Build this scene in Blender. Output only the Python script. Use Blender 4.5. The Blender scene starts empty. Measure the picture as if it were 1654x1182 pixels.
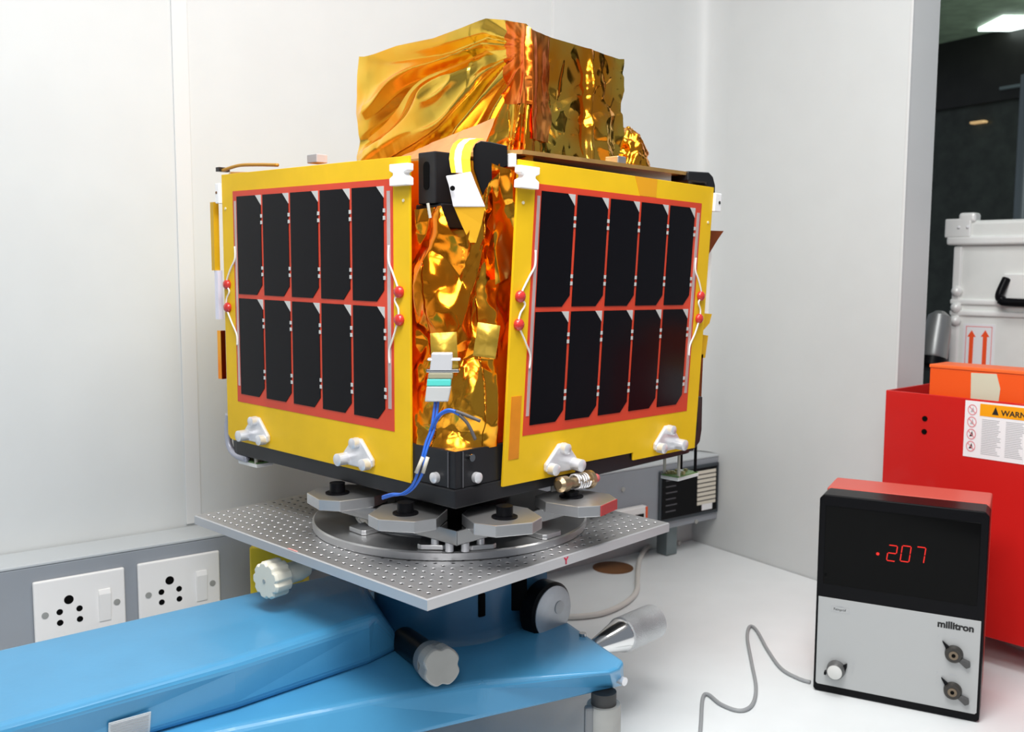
import bpy, math, random
from mathutils import Vector, Matrix, noise
random.seed(7)
noise.seed_set(3)
C = bpy.context.scene.collection
V = Vector
W_, H_ = 1654, 1182
# ---------------------------------------------------------------- camera
F_, PITCH, ROLL, CH = 1567.0, 0.0993, 0.0039, 0.62
_f = V((0, math.cos(PITCH), -math.sin(PITCH)))
_u = V((0, math.sin(PITCH), math.cos(PITCH)))
_r = V((1, 0, 0))
_R = _r * math.cos(ROLL) + _u * math.sin(ROLL)
_U = _u * math.cos(ROLL) - _r * math.sin(ROLL)
EYE = V((0, 0, CH))
cam_d = bpy.data.cameras.new('camera')
cam = bpy.data.objects.new('camera', cam_d)
C.objects.link(cam)
cam_d.sensor_width = 36.0
cam_d.lens = 36.0 * F_ / W_
cam_d.clip_start = 0.05
cam_d.dof.use_dof = True
cam_d.dof.focus_distance = 1.08
cam_d.dof.aperture_fstop = 10.0
m = Matrix.Identity(4)
for i in range(3):
    m[i][0], m[i][1], m[i][2] = _R[i], _U[i], -_f[i]
m.translation = EYE
cam.matrix_world = m
bpy.context.scene.camera = cam


def ray(x, y):
    return _f + _R * ((x - W_ / 2) / F_) - _U * ((y - H_ / 2) / F_)


def zpt(x, y, z):
    d = ray(x, y)
    return EYE + d * ((z - CH) / d.z)


def ypt(x, y, Y):
    d = ray(x, y)
    return EYE + d * (Y / d.y)


def proj(p):
    d = V(p) - EYE
    z = d.dot(_f)
    return W_ / 2 + F_ * d.dot(_R) / z, H_ / 2 - F_ * d.dot(_U) / z


def zfor(p, ypix):
    """height at which the vertical line through p meets image row ypix"""
    z = p.z
    for _ in range(6):
        q = V((p.x, p.y, z))
        x, y = proj(q)
        z += (y - ypix) * (q - EYE).dot(_f) / F_
    return z


def ppt(x, y, p, n):
    d = ray(x, y)
    return EYE + d * ((V(p) - EYE).dot(n) / d.dot(n))


# ---------------------------------------------------------------- world, lights, exposure
sc = bpy.context.scene
sc.view_settings.view_transform = 'Standard'
sc.view_settings.look = 'None'
sc.view_settings.gamma = 1.0
sc.view_settings.exposure = 0.40
wd = bpy.data.worlds.new('world')
sc.world = wd
wd.use_nodes = True
wd.node_tree.nodes['Background'].inputs[0].default_value = (0.80, 0.88, 1.0, 1)
wd.node_tree.nodes['Background'].inputs[1].default_value = 0.20


def area(name, loc, target, sx, sy, power, col=(1, 1, 1)):
    l = bpy.data.lights.new(name, 'AREA')
    l.shape = 'RECTANGLE'
    l.size, l.size_y, l.energy, l.color = sx, sy, power, col
    o = bpy.data.objects.new(name, l)
    C.objects.link(o)
    o.location = loc
    o.rotation_euler = (V(target) - V(loc)).to_track_quat('-Z', 'Y').to_euler()
    return o


area('ceiling_panel_light', (-0.05, 0.50, 1.45), (0.0, 0.85, 0.0), 0.7, 0.45, 15, (1, 0.99, 0.97))
area('second_ceiling_light', (0.38, 1.00, 1.75), (0.44, 1.15, 0.0), 0.6, 0.5, 8, (1, 0.99, 0.98))
area('bounce_flash_light', (-0.15, -0.45, 1.30), (-0.1, 1.3, 0.4), 0.5, 0.35, 5.5, (1, 0.99, 0.98))
area('far_ceiling_fill', (2.9, 3.4, 1.2), (2.6, 4.2, 1.8), 0.6, 0.6, 6.0, (0.9, 1, 0.95))  # unseen lamp added below the far room's ceiling to brighten it

# ---------------------------------------------------------------- materials
_mc = {}


def mat(name, col, rough=0.5, metal=0.0, spec=0.5, coat=0.0, trans=0.0, emit=None, es=1.0,
        nscale=0, nstr=0.0, var=0.0, bump='noise', ior=1.45):
    if name in _mc:
        return _mc[name]
    mt = bpy.data.materials.new(name)
    mt.use_nodes = True
    nt = mt.node_tree
    b = nt.nodes['Principled BSDF']
    b.inputs['Base Color'].default_value = (*col, 1)
    b.inputs['Roughness'].default_value = rough
    b.inputs['Metallic'].default_value = metal
    b.inputs['Specular IOR Level'].default_value = spec
    b.inputs['Coat Weight'].default_value = coat
    b.inputs['Transmission Weight'].default_value = trans
    b.inputs['IOR'].default_value = ior
    if emit:
        b.inputs['Emission Color'].default_value = (*emit, 1)
        b.inputs['Emission Strength'].default_value = es
    tc = nt.nodes.new('ShaderNodeTexCoord')
    if nscale:
        if bump == 'voronoi':
            n = nt.nodes.new('ShaderNodeTexVoronoi')
            n.feature = 'DISTANCE_TO_EDGE'
        else:
            n = nt.nodes.new('ShaderNodeTexNoise')
            n.inputs['Detail'].default_value = 4
        n.inputs['Scale'].default_value = nscale
        nt.links.new(tc.outputs['Object'], n.inputs['Vector'])
        bp = nt.nodes.new('ShaderNodeBump')
        bp.inputs['Strength'].default_value = nstr
        bp.inputs['Distance'].default_value = 0.002
        nt.links.new(n.outputs[0], bp.inputs['Height'])
        nt.links.new(bp.outputs[0], b.inputs['Normal'])
    if var:
        n2 = nt.nodes.new('ShaderNodeTexNoise')
        n2.inputs['Scale'].default_value = 14
        n2.inputs['Detail'].default_value = 5
        nt.links.new(tc.outputs['Object'], n2.inputs['Vector'])
        r = nt.nodes.new('ShaderNodeValToRGB')
        r.color_ramp.elements[0].position = 0.35
        r.color_ramp.elements[1].position = 0.7
        r.color_ramp.elements[0].color = (*[max(0, c * (1 - var)) for c in col], 1)
        r.color_ramp.elements[1].color = (*[min(1, c * (1 + var * 0.6)) for c in col], 1)
        nt.links.new(n2.outputs[0], r.inputs[0])
        nt.links.new(r.outputs[0], b.inputs['Base Color'])
    _mc[name] = mt
    return mt


WALL = mat('wall_paint', (0.64, 0.66, 0.66), 0.42, var=0.015)
WALLJ = mat('wall_joint_paint', (0.68, 0.69, 0.69), 0.4)
FRAMEG = mat('wall_frame_paint', (0.50, 0.53, 0.54), 0.4)
TABLE = mat('white_laminate', (0.80, 0.83, 0.84), 0.35, var=0.02)
CEIL = mat('ceiling_paint', (0.8, 0.8, 0.8), 0.8)
FLOORM = mat('floor_vinyl', (0.35, 0.37, 0.38), 0.5, var=0.1)
TRUNK = mat('grey_trunking', (0.30, 0.325, 0.36), 0.5, var=0.03)
TRUNKT = mat('trunking_lid', (0.52, 0.55, 0.57), 0.45)
SOCK = mat('white_socket_plastic', (0.86, 0.85, 0.84), 0.28)
BLACK = mat('black_anodised', (0.012, 0.012, 0.014), 0.38, var=0.2)
BLACKP = mat('black_plastic', (0.004, 0.004, 0.005), 0.34, spec=0.14)
HOLE = mat('dark_recess', (0.003, 0.003, 0.003), 0.9, spec=0.1)
YEL = mat('yellow_board', (0.82, 0.505, 0.012), 0.45, spec=0.25, var=0.08)
YELTAPE = mat('amber_tape', (0.75, 0.25, 0.01), 0.3, var=0.25)
REDK = mat('red_tape_layer', (0.66, 0.055, 0.022), 0.38, var=0.12)
CELL = mat('solar_cell_glass', (0.004, 0.0035, 0.005), 0.16, spec=0.16)
CELLC = mat('cell_corner_silver', (0.62, 0.62, 0.60), 0.45, metal=0.2)
WIREW = mat('white_wire', (0.85, 0.82, 0.78), 0.4)
BLOB = mat('red_sealant', (0.55, 0.035, 0.03), 0.25, coat=0.3)
BUSB = mat('tinned_strip', (0.62, 0.50, 0.48), 0.35, metal=0.35, var=0.2)
WHITEP = mat('white_plastic', (0.92, 0.92, 0.92), 0.4)
ALU = mat('machined_aluminium', (0.80, 0.80, 0.82), 0.30, metal=0.45, var=0.05)
ALUB = mat('brushed_aluminium', (0.62, 0.62, 0.625), 0.34, metal=0.9, nscale=60, nstr=0.05, var=0.08)
ALUM = mat('matt_aluminium_plate', (0.52, 0.52, 0.53), 0.36, metal=0.75, nscale=90, nstr=0.05, var=0.08)
ALUE = mat('plate_edge_aluminium', (0.60, 0.60, 0.61), 0.4, metal=0.6)
STEELD = mat('polished_dark_steel', (0.42, 0.42, 0.42), 0.16, metal=1.0, var=0.15)
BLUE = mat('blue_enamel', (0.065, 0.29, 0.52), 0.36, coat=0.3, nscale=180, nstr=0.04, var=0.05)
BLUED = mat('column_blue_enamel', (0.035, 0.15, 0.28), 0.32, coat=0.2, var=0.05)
CREAM = mat('cream_plastic', (0.74, 0.71, 0.60), 0.4)
KNOBG = mat('grey_knob', (0.42, 0.42, 0.40), 0.4, metal=0.3, var=0.15)
REDBOX = mat('red_painted_steel', (0.58, 0.012, 0.010), 0.35, coat=0.2)
ORANGE = mat('orange_plastic', (0.86, 0.10, 0.012), 0.4)
CASE = mat('silver_case_aluminium', (0.84, 0.86, 0.83), 0.45, metal=0.1, var=0.04)
CASEL = mat('case_trim_aluminium', (0.92, 0.93, 0.91), 0.38, metal=0.15)
LABELW = mat('white_label', (0.84, 0.84, 0.86), 0.5)
ORLAB = mat('orange_label_ink', (0.9, 0.36, 0.0), 0.5)
INK = mat('black_ink', (0.015, 0.015, 0.015), 0.5)
GINK = mat('grey_ink', (0.45, 0.46, 0.48), 0.6)
PINK = mat('red_symbol_ink', (0.75, 0.25, 0.28), 0.6)
ARROW = mat('orange_arrow_ink', (0.92, 0.09, 0.015), 0.5)
METW = mat('meter_front_aluminium', (0.47, 0.48, 0.48), 0.38, metal=0.25)
METRED = mat('meter_red_housing', (0.60, 0.10, 0.075), 0.42)
GLASSB = mat('dark_display_window', (0.003, 0.003, 0.003), 0.1, spec=0.10)
LED = mat('red_led', (0.3, 0.0, 0.0), 0.4, emit=(1.0, 0.03, 0.015), es=0.55)
BROWN = mat('brown_hardboard', (0.20, 0.085, 0.03), 0.6, var=0.25)
CABW = mat('white_cable', (0.70, 0.68, 0.64), 0.4)
CABG = mat('grey_cable', (0.32, 0.33, 0.34), 0.45)
WBLUE = mat('blue_wire', (0.02, 0.12, 0.55), 0.35)
TEAL = mat('teal_insert', (0.10, 0.62, 0.55), 0.4)
CLEARG = mat('translucent_plastic', (0.75, 0.78, 0.78), 0.2, trans=0.35)
PCB = mat('green_circuit_board', (0.16, 0.30, 0.10), 0.4, var=0.3)
COPPER = mat('copper_wire', (0.55, 0.28, 0.12), 0.3, metal=0.9)
YPAINT = mat('yellow_paint', (0.72, 0.55, 0.02), 0.45)
DARKG = mat('far_room_dark_panel', (0.050, 0.060, 0.050), 0.22, var=0.3)
DARKB = mat('far_room_black_band', (0.018, 0.017, 0.015), 0.3, var=0.2)
FARC = mat('far_room_ceiling', (0.42, 0.55, 0.38), 0.5, var=0.2)
GREYM = mat('grey_metal_post', (0.20, 0.24, 0.25), 0.4, metal=0.5)
BEIGE = mat('beige_strip', (0.55, 0.52, 0.44), 0.4)
TAPEY = mat('tape_yellow', (0.92, 0.56, 0.03), 0.3)
CREAMTAPE = mat('cream_masking_tape', (0.62, 0.60, 0.46), 0.6)


def foil_mat(name, c1, c2, rough=0.14, bs=0.5, scale=22):
    mt = bpy.data.materials.new(name)
    mt.use_nodes = True
    nt = mt.node_tree
    b = nt.nodes['Principled BSDF']
    b.inputs['Metallic'].default_value = 1.0
    b.inputs['Roughness'].default_value = rough
    tc = nt.nodes.new('ShaderNodeTexCoord')
    n0 = nt.nodes.new('ShaderNodeTexNoise')
    n0.inputs['Scale'].default_value = 9
    n0.inputs['Detail'].default_value = 3
    nt.links.new(tc.outputs['Object'], n0.inputs['Vector'])
    r = nt.nodes.new('ShaderNodeValToRGB')
    r.color_ramp.elements[0].position = 0.42
    r.color_ramp.elements[1].position = 0.58
    r.color_ramp.elements[0].color = (*c1, 1)
    r.color_ramp.elements[1].color = (*c2, 1)
    nt.links.new(n0.outputs[0], r.inputs[0])
    nt.links.new(r.outputs[0], b.inputs['Base Color'])
    mx = nt.nodes.new('ShaderNodeMixRGB')
    mx.inputs[0].default_value = 0.06
    n1 = nt.nodes.new('ShaderNodeTexNoise')
    n1.inputs['Scale'].default_value = 14
    nt.links.new(tc.outputs['Object'], n1.inputs['Vector'])
    nt.links.new(tc.outputs['Object'], mx.inputs[1])
    nt.links.new(n1.outputs['Color'], mx.inputs[2])
    v = nt.nodes.new('ShaderNodeTexVoronoi')
    v.feature = 'F1'
    v.inputs['Scale'].default_value = scale
    nt.links.new(mx.outputs[0], v.inputs['Vector'])
    v2 = nt.nodes.new('ShaderNodeTexVoronoi')
    v2.feature = 'DISTANCE_TO_EDGE'
    v2.inputs['Scale'].default_value = scale * 2.3
    nt.links.new(mx.outputs[0], v2.inputs['Vector'])
    ad = nt.nodes.new('ShaderNodeMath')
    ad.operation = 'MULTIPLY_ADD'
    ad.inputs[1].default_value = 0.35
    nt.links.new(v2.outputs['Distance'], ad.inputs[0])
    nt.links.new(v.outputs['Distance'], ad.inputs[2])
    bp = nt.nodes.new('ShaderNodeBump')
    bp.inputs['Strength'].default_value = bs
    bp.inputs['Distance'].default_value = 0.008
    nt.links.new(ad.outputs[0], bp.inputs['Height'])
    nt.links.new(bp.outputs[0], b.inputs['Normal'])
    return mt


FOIL = foil_mat('gold_foil', (1.0, 0.34, 0.02), (0.95, 0.60, 0.09), 0.14, 0.12, 12)  # orange and yellow patches put varied reflections into the foil colour
FOILF = foil_mat('gold_foil_front', (1.0, 0.64, 0.09), (1.0, 0.52, 0.05), 0.2, 0.05, 10)
FOILO = foil_mat('orange_foil', (1.0, 0.28, 0.012), (1.0, 0.47, 0.04), 0.2, 0.12, 14)


# ---------------------------------------------------------------- mesh builder
class MB:
    def __init__(s):
        s.v, s.f = [], []

    def add(s, vs, fs, M=None):
        n = len(s.v)
        for p in vs:
            p = V(p)
            s.v.append(M @ p if M else p)
        for f in fs:
            s.f.append([i + n for i in f])
        return s

    def box(s, x0, y0, z0, x1, y1, z1, M=None):
        vs = [(x, y, z) for z in (z0, z1) for y in (y0, y1) for x in (x0, x1)]
        return s.add(vs, [(0, 2, 3, 1), (4, 5, 7, 6), (0, 1, 5, 4), (2, 6, 7, 3), (0, 4, 6, 2), (1, 3, 7, 5)], M)

    def prism(s, poly, z0, z1, M=None):
        n = len(poly)
        a = sum(poly[i][0] * poly[(i + 1) % n][1] - poly[(i + 1) % n][0] * poly[i][1] for i in range(n))
        if a < 0:
            poly = poly[::-1]
        vs = [(p[0], p[1], z0) for p in poly] + [(p[0], p[1], z1) for p in poly]
        fs = [tuple(reversed(range(n))), tuple(range(n, 2 * n))]
        fs += [(i, (i + 1) % n, (i + 1) % n + n, i + n) for i in range(n)]
        return s.add(vs, fs, M)

    def loft(s, bot, top, M=None):
        n = len(bot)
        vs = list(bot) + list(top)
        fs = [tuple(reversed(range(n))), tuple(range(n, 2 * n))]
        fs += [(i, (i + 1) % n, (i + 1) % n + n, i + n) for i in range(n)]
        return s.add(vs, fs, M)

    def cyl(s, p0, p1, r0, r1=None, n=20, M=None):
        r1 = r0 if r1 is None else r1
        p0, p1 = V(p0), V(p1)
        q = (p1 - p0).to_track_quat('Z', 'Y').to_matrix()
        vs = []
        for p, r in ((p0, r0), (p1, r1)):
            for i in range(n):
                a = 2 * math.pi * i / n
                vs.append(p + q @ V((r * math.cos(a), r * math.sin(a), 0)))
        fs = [tuple(reversed(range(n))), tuple(range(n, 2 * n))]
        fs += [(i, (i + 1) % n, (i + 1) % n + n, i + n) for i in range(n)]
        return s.add(vs, fs, M)

    def lathe(s, prof, p0, axis, n=32, M=None, flute=None):
        p0 = V(p0)
        q = V(axis).to_track_quat('Z', 'Y').to_matrix()
        vs = []
        for (r, h) in prof:
            for i in range(n):
                a = 2 * math.pi * i / n
                rr = r * (flute(a) if flute else 1)
                vs.append(p0 + q @ V((rr * math.cos(a), rr * math.sin(a), h)))
        fs = []
        for k in range(len(prof) - 1):
            for i in range(n):
                j = (i + 1) % n
                fs.append((k * n + i, k * n + j, (k + 1) * n + j, (k + 1) * n + i))
        fs.append(tuple(reversed(range(n))))
        b = (len(prof) - 1) * n
        fs.append(tuple(range(b, b + n)))
        return s.add(vs, fs, M)

    def tube(s, pts, r, n=10, M=None, smooth=6):
        pts = [V(p) for p in pts]
        if smooth and len(pts) > 2:
            out = []
            P = [pts[0]] + pts + [pts[-1]]
            for i in range(1, len(P) - 2):
                for k in range(smooth):
                    t = k / smooth
                    a, b, c, d = P[i - 1], P[i], P[i + 1], P[i + 2]
                    out.append(0.5 * ((2 * b) + (c - a) * t + (2 * a - 5 * b + 4 * c - d) * t * t + (3 * b - a - 3 * c + d) * t ** 3))
            out.append(pts[-1])
            pts = out
        vs, fs = [], []
        up = V((0.13, 0.21, 0.97))
        for i, p in enumerate(pts):
            d = (pts[min(i + 1, len(pts) - 1)] - pts[max(i - 1, 0)]).normalized()
            a = d.cross(up)
            if a.length < 1e-3:
                a = d.cross(V((1, 0, 0)))
            a.normalize()
            b = a.cross(d).normalized()
            for k in range(n):
                t = 2 * math.pi * k / n
                vs.append(p + a * (r * math.cos(t)) + b * (r * math.sin(t)))
        for i in range(len(pts) - 1):
            for k in range(n):
                j = (k + 1) % n
                fs.append((i * n + k, i * n + j, (i + 1) * n + j, (i + 1) * n + k))
        fs.append(tuple(reversed(range(n))))
        fs.append(tuple(range((len(pts) - 1) * n, len(pts) * n)))
        return s.add(vs, fs, M)

    def ball(s, c, r, n=12, M=None, sz=1.0):
        c = V(c)
        prof = [(max(1e-5, r * math.sin(math.pi * k / 8)), -r * sz * math.cos(math.pi * k / 8)) for k in range(9)]
        return s.lathe(prof, c, (0, 0, 1), n, M)

    def build(s, name, mt, parent=None, bevel=0.0, smooth=False, matrix=None, seg=2, solid=0.0):
        me = bpy.data.meshes.new(name)
        me.from_pydata([tuple(p) for p in s.v], [], s.f)
        me.validate()
        import bmesh
        bm = bmesh.new()
        bm.from_mesh(me)
        bmesh.ops.recalc_face_normals(bm, faces=bm.faces)
        bm.to_mesh(me)
        bm.free()
        me.update()
        me.materials.append(mt)
        o = bpy.data.objects.new(name, me)
        C.objects.link(o)
        if parent:
            o.parent = parent
        if matrix:
            o.matrix_basis = matrix
        if smooth:
            for p in me.polygons:
                p.use_smooth = True
            if smooth != 'all':
                mo = o.modifiers.new('edges', 'EDGE_SPLIT')
                mo.split_angle = math.radians(35)
        if solid:
            mo = o.modifiers.new('thickness', 'SOLIDIFY')
            mo.thickness = solid
            mo.offset = -1
        if bevel:
            mo = o.modifiers.new('bevel', 'BEVEL')
            mo.width = bevel
            mo.segments = seg
            mo.limit_method = 'ANGLE'
            mo.angle_limit = math.radians(40)
        return o


def tag(o, label=None, cat=None, group=None, kind=None):
    if label:
        o['label'] = label
    if cat:
        o['category'] = cat
    if group:
        o['group'] = group
    if kind:
        o['kind'] = kind
    return o


def empty(name, loc=(0, 0, 0), rz=0, matrix=None):
    o = bpy.data.objects.new(name, None)
    C.objects.link(o)
    o.empty_display_size = 0.05
    if matrix:
        o.matrix_world = matrix
    else:
        o.location = loc
        o.rotation_euler = (0, 0, rz)
    return o


def text(name, body, size, mt, parent, M, extrude=0.0002, align='LEFT', bold=0.0, sx=1.0, sub=False):
    cu = bpy.data.curves.new(name, 'FONT')
    cu.body = body
    cu.size = size
    cu.extrude = extrude
    cu.offset = bold
    cu.align_x = align
    cu.resolution_u = 3
    t = bpy.data.objects.new('tmp', cu)
    C.objects.link(t)
    bpy.context.view_layer.update()
    me = bpy.data.meshes.new_from_object(t.evaluated_get(bpy.context.evaluated_depsgraph_get()))
    bpy.data.objects.remove(t)
    me.name = name
    me.materials.clear()
    me.materials.append(mt)
    for v in me.vertices:
        v.co = M @ V((v.co.x * sx, v.co.y, v.co.z))
    o = bpy.data.objects.new(name, me)
    C.objects.link(o)
    o.parent = parent
    return o


def frame(o, x, y, z):
    M = Matrix.Identity(4)
    for i in range(3):
        M[i][0], M[i][1], M[i][2] = x[i], y[i], z[i]
    M.translation = o
    return M


Z = V((0, 0, 1))
# ================================================================= SETTING
CO = V((0.418, 2.194, 0))                         # back corner of the table
D2 = V((0.5601, -0.8284, 0)).normalized()         # along the right wall, toward the viewer
N2 = V((-0.8284, -0.5601, 0)).normalized()        # right wall normal, into the room
D1 = V((-0.8065, -0.5912, 0)).normalized()        # along the left wall, toward the viewer
N1 = V((0.5912, -0.8065, 0)).normalized()
CZ, FZ = 1.85, -0.78


def wallM(o, d, n):                               # x along wall, y = up, z = into room
    return frame(o, d, Z, n)


W1M = wallM(CO, D1, N1)
W2M = wallM(CO, D2, N2)
L2 = 0.5150                                       # length of right wall to its free end
mb = MB()
mb.box(-0.05, FZ, -0.06, 3.4, CZ, 0.0, W1M)
tag(mb.build('wall_left', WALL), kind='structure')
mb = MB()
mb.box(0, FZ, -0.080, L2, CZ, 0.0, W2M)
tag(mb.build('wall_right', WALL), kind='structure')
# coved corner between the two walls
mb = MB()
rc = 0.077
cosw = D1.dot(D2)
pc = CO + (D1 + D2) * rc
arc = []
for k in range(13):
    t = k / 12
    a_ = CO + D1 * rc
    b_ = CO + D2 * rc
    q_ = a_ * (1 - t) ** 2 + CO * 2 * t * (1 - t) + b_ * t ** 2
    arc.append((q_.x, q_.y))
arc.append(((CO + N1 * -0.01 + N2 * -0.01).x, (CO + N1 * -0.01 + N2 * -0.01).y))
mb.prism(arc, 0.214, CZ)
tag(mb.build('trim_6', WALL, smooth=True), kind='structure')
# flat cover strips over the panel joints
def wall1_u(x, y):
    p = ppt(x, y, CO, N1)
    return (p - CO).dot(D1)
ua, ub = wall1_u(275, 0), wall1_u(301, 0)
mb = MB()
mb.box(min(ua, ub), 0.215, 0, max(ua, ub), CZ - 0.002, 0.003, W1M)
tag(mb.build('trim_1', WALLJ, bevel=0.001), kind='structure')
uc = wall1_u(893, 0)
mb = MB()
mb.box(uc - 0.0025, 0.215, 0, uc + 0.0025, CZ - 0.002, 0.0015, W1M)
tag(mb.build('trim_2', WALLJ), kind='structure')
u2 = L2
mb = MB()
mb.box(u2 - 0.004, 0.002, 0, u2 + 0.0015, CZ - 0.002, 0.0025, W2M)
tag(mb.build('trim_3', WALLJ, bevel=0.001), kind='structure')
mb = MB()
mb.add([(-3.2, -2.2, FZ), (5.5, -2.2, FZ), (5.5, 8, FZ), (-3.2, 8, FZ), (-3.2, -2.2, FZ - .05), (5.5, -2.2, FZ - .05), (5.5, 8, FZ - .05), (-3.2, 8, FZ - .05)],
       [(0, 1, 2, 3), (7, 6, 5, 4), (0, 4, 5, 1), (1, 5, 6, 2), (2, 6, 7, 3), (3, 7, 4, 0)])
tag(mb.build('floor', FLOORM), kind='structure')
mb = MB()
mb.box(-3.2, -2.2, CZ, 1.2, 3.0, CZ + 0.05)
tag(mb.build('ceiling', CEIL), kind='structure')
# dark partition of the neighbouring room, seen past the free end of the right wall
a = zpt(1516, 75, 1.8)
b = zpt(1654, 45, 1.8)
dd = (b - a).normalized()
nn = V((dd.y, -dd.x, 0))
if nn.y > 0:
    nn = -nn
FM = frame(V((a.x, a.y, 0)), dd, Z, nn)
mb = MB()
mb.box(-3.4, FZ, -0.08, 3.5, 1.86, 0, FM)
tag(mb.build('wall_far', DARKG), kind='structure')
mb = MB()
def far(x, y):
    p = FM.inverted() @ ppt(x, y, a, nn)
    return p.x, p.y
x0, y0 = far(1516, 180)
x1, y1 = far(1654, 150)
mb.add([(-3.4, y0, 0), (3.4, y0, 0), (3.4, 1.8, 0), (-3.4, 1.8, 0), (-3.4, y0, 0.05), (3.4, y0, 0.05), (3.4, 1.8, 0.05), (-3.4, 1.8, 0.05)],
       [(3, 2, 1, 0), (4, 5, 6, 7), (0, 1, 5, 4), (1, 2, 6, 5), (2, 3, 7, 6), (3, 0, 4, 7)], FM)
tag(mb.build('trim_4', DARKB), kind='structure')
x0, y0 = far(1590, 160)
mb = MB()
mb.box(x0 + 0.12, y0 + 0.02, 0.05, x0 + 2.0, y0 + 0.035, 0.065, FM)
tag(mb.build('trim_5', GREYM), kind='structure')
mb = MB()
mb.box(1.3, 2.2, 1.80, 5.5, 8.0, 1.86)
tag(mb.build('ceiling_far', FARC), kind='structure')
xl, yl = zpt(1640, 39, 1.79).x, zpt(1640, 39, 1.79).y
lt = MB().box(xl - 0.12, yl - 0.12, 1.785, xl + 0.9, yl + 0.12, 1.80).build(
    'ceiling_light', mat('lamp_diffuser', (0.9, 0.95, 0.92), 0.4, emit=(0.85, 1.0, 0.95), es=2.2))
tag(lt, 'bright ceiling light panel in the dark room beyond the doorway', 'ceiling light')
x0, y0 = far(1570, 200)  # glowing block that stands for a lamp's reflection in the dark partition
refl_glow = MB().box(x0 + 0.01, y0 - 0.006, 0.0, x0 + 0.09, y0 + 0.006, 0.04, FM).build('lamp_reflection', mat(
    'warm_reflection_glow', (0.8, 0.6, 0.3), 0.4, emit=(1.0, 0.62, 0.28), es=0.35), bevel=0.006)
tag(refl_glow, 'small warm glow standing for a lamp reflected in the dark far-room partition', 'lamp')
p0 = ypt(1649, 400, 3.2)
post = MB().cyl((p0.x, 3.2, FZ), (p0.x, 3.2, 1.25), 0.028, n=24).build('steel_post', GREYM, smooth=True)
tag(post, 'grey vertical steel post in the dark room at the right edge', 'post')

# ================================================================= TABLE
tb = empty('workbench', (CO.x - 0.6, CO.y - 0.8, FZ))
tbi = tb.matrix_basis.copy()
tb.location = (0.0, 1.2, FZ)
TO = V((0, 1.2, FZ))
e2 = CO + D2 * L2
G = 0.002
c0 = CO + N1 * G + N2 * G
c1 = CO + D1 * 2.6 + N1 * G
c2 = e2 + N2 * G
c3 = e2 + D2 * 0.004 + N2 * 0.0
c4 = c3 - N2 * 0.75
c5 = c4 + D2 * 0.9
c6 = V((0.75, 0.55, 0))
c7 = c1 + V((0.45, -0.6, 0))
poly = [c0, c2, c3, c4, c5, c6, c7, c1]
mb = MB().prism([((p - TO).x, (p - TO).y) for p in poly], -FZ - 0.03, -FZ)
mb.build('tabletop', TABLE, tb, bevel=0.002)
for q in (c0 + (D1 + D2) * 0.1, c1 + V((0.35, -0.15, 0)), c6 + V((-0.06, 0.15, 0)), c5 + V((-0.1, 0.02, 0))):
    q = q - TO
    MB().box(q.x - 0.025, q.y - 0.025, 0.001, q.x + 0.025, q.y + 0.025, -FZ - 0.03).build('leg', GREYM, tb, bevel=0.003)
hp = zpt(990, 917, 0)
MB().cyl(V((hp.x, hp.y, -0.012)) - TO, V((hp.x, hp.y, 0.0012)) - TO, 0.0425, n=40).build('cable_hole_plug', BROWN, tb, smooth=True)
tag(tb, 'white laminate workbench with a round brown cable hole plug', 'table')

# ================================================================= TRUNKING AND SOCKETS
TZ0, TZ1, TD = 0.0665, 0.210, 0.0766
tr = empty('wall_trunking', matrix=W1M.copy())
mb = MB().box(0.003, TZ0, 0.004, 2.6, TZ1 - 0.002, TD)
mb.build('channel', TRUNK, tr, bevel=0.002)
MB().box(0.003, TZ1 - 0.002, 0.004, 2.6, TZ1 + 0.002, TD + 0.001).build('lid', TRUNKT, tr, bevel=0.001)
P1 = CO + N1 * TD


def tr_pt(x, y):                                  # pixel on the trunking's front face -> (u, z)
    p = ppt(x, y, P1, N1)
    return (p - CO).dot(D1), p.z


for (x, y) in ((1006, 790), (1124, 842)):
    u, z = tr_pt(x, y)
    MB().cyl((u, z, TD), (u, z, TD + 0.002), 0.005, n=14).build('screw', KNOBG, tr, smooth=True)
# bracket leg below the trunking
u, z = tr_pt(1094, 850)
MB().box(u - 0.016, 0.001, 0.03, u + 0.016, TZ0, 0.062).build('support_foot', GREYM, tr, bevel=0.002)
tag(tr, 'grey wall trunking running along the wall above the workbench', 'trunking')

def on_face(name, u0, z0, u1, z1, d0, d1, mt, parent, bevel=0.0):
    return MB().box(u0, z0, d0, u1, z1, d1).build(name, mt, parent, bevel=bevel)


# distribution panel: black framed panel with paper labels
uL, zT = tr_pt(1063, 771)
uR, zB = tr_pt(1157, 832)
_, zT2 = tr_pt(1150, 752)
_, zT = tr_pt(1063, 778)
dp = empty('circuit_panel', matrix=W1M @ Matrix.Translation(((uL + uR) / 2, (zT2 + zB) / 2 - 0.004, TD)))
w2_, h2_ = abs(uL - uR) / 2, (0.196 - 0.083) / 2
dp.matrix_world = W1M @ Matrix.Translation(((uL + uR) / 2, 0.1395, TD)) @ Matrix.Rotation(math.pi, 4, 'Y') @ Matrix.Rotation(math.pi, 4, 'Y')
MB().box(-w2_, -h2_, 0.0005, w2_, h2_, 0.005).build('bezel', mat('dark_slate_bezel', (0.04, 0.05, 0.06), 0.35), dp, bevel=0.004, seg=3)
MB().box(-w2_ + 0.007, -h2_ + 0.008, 0.005, w2_ - 0.007, h2_ - 0.007, 0.006).build('face_plate', BLACKP, dp)
sgn = -1 if (D1.x < 0) else 1                      # viewer's right is -u
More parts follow.
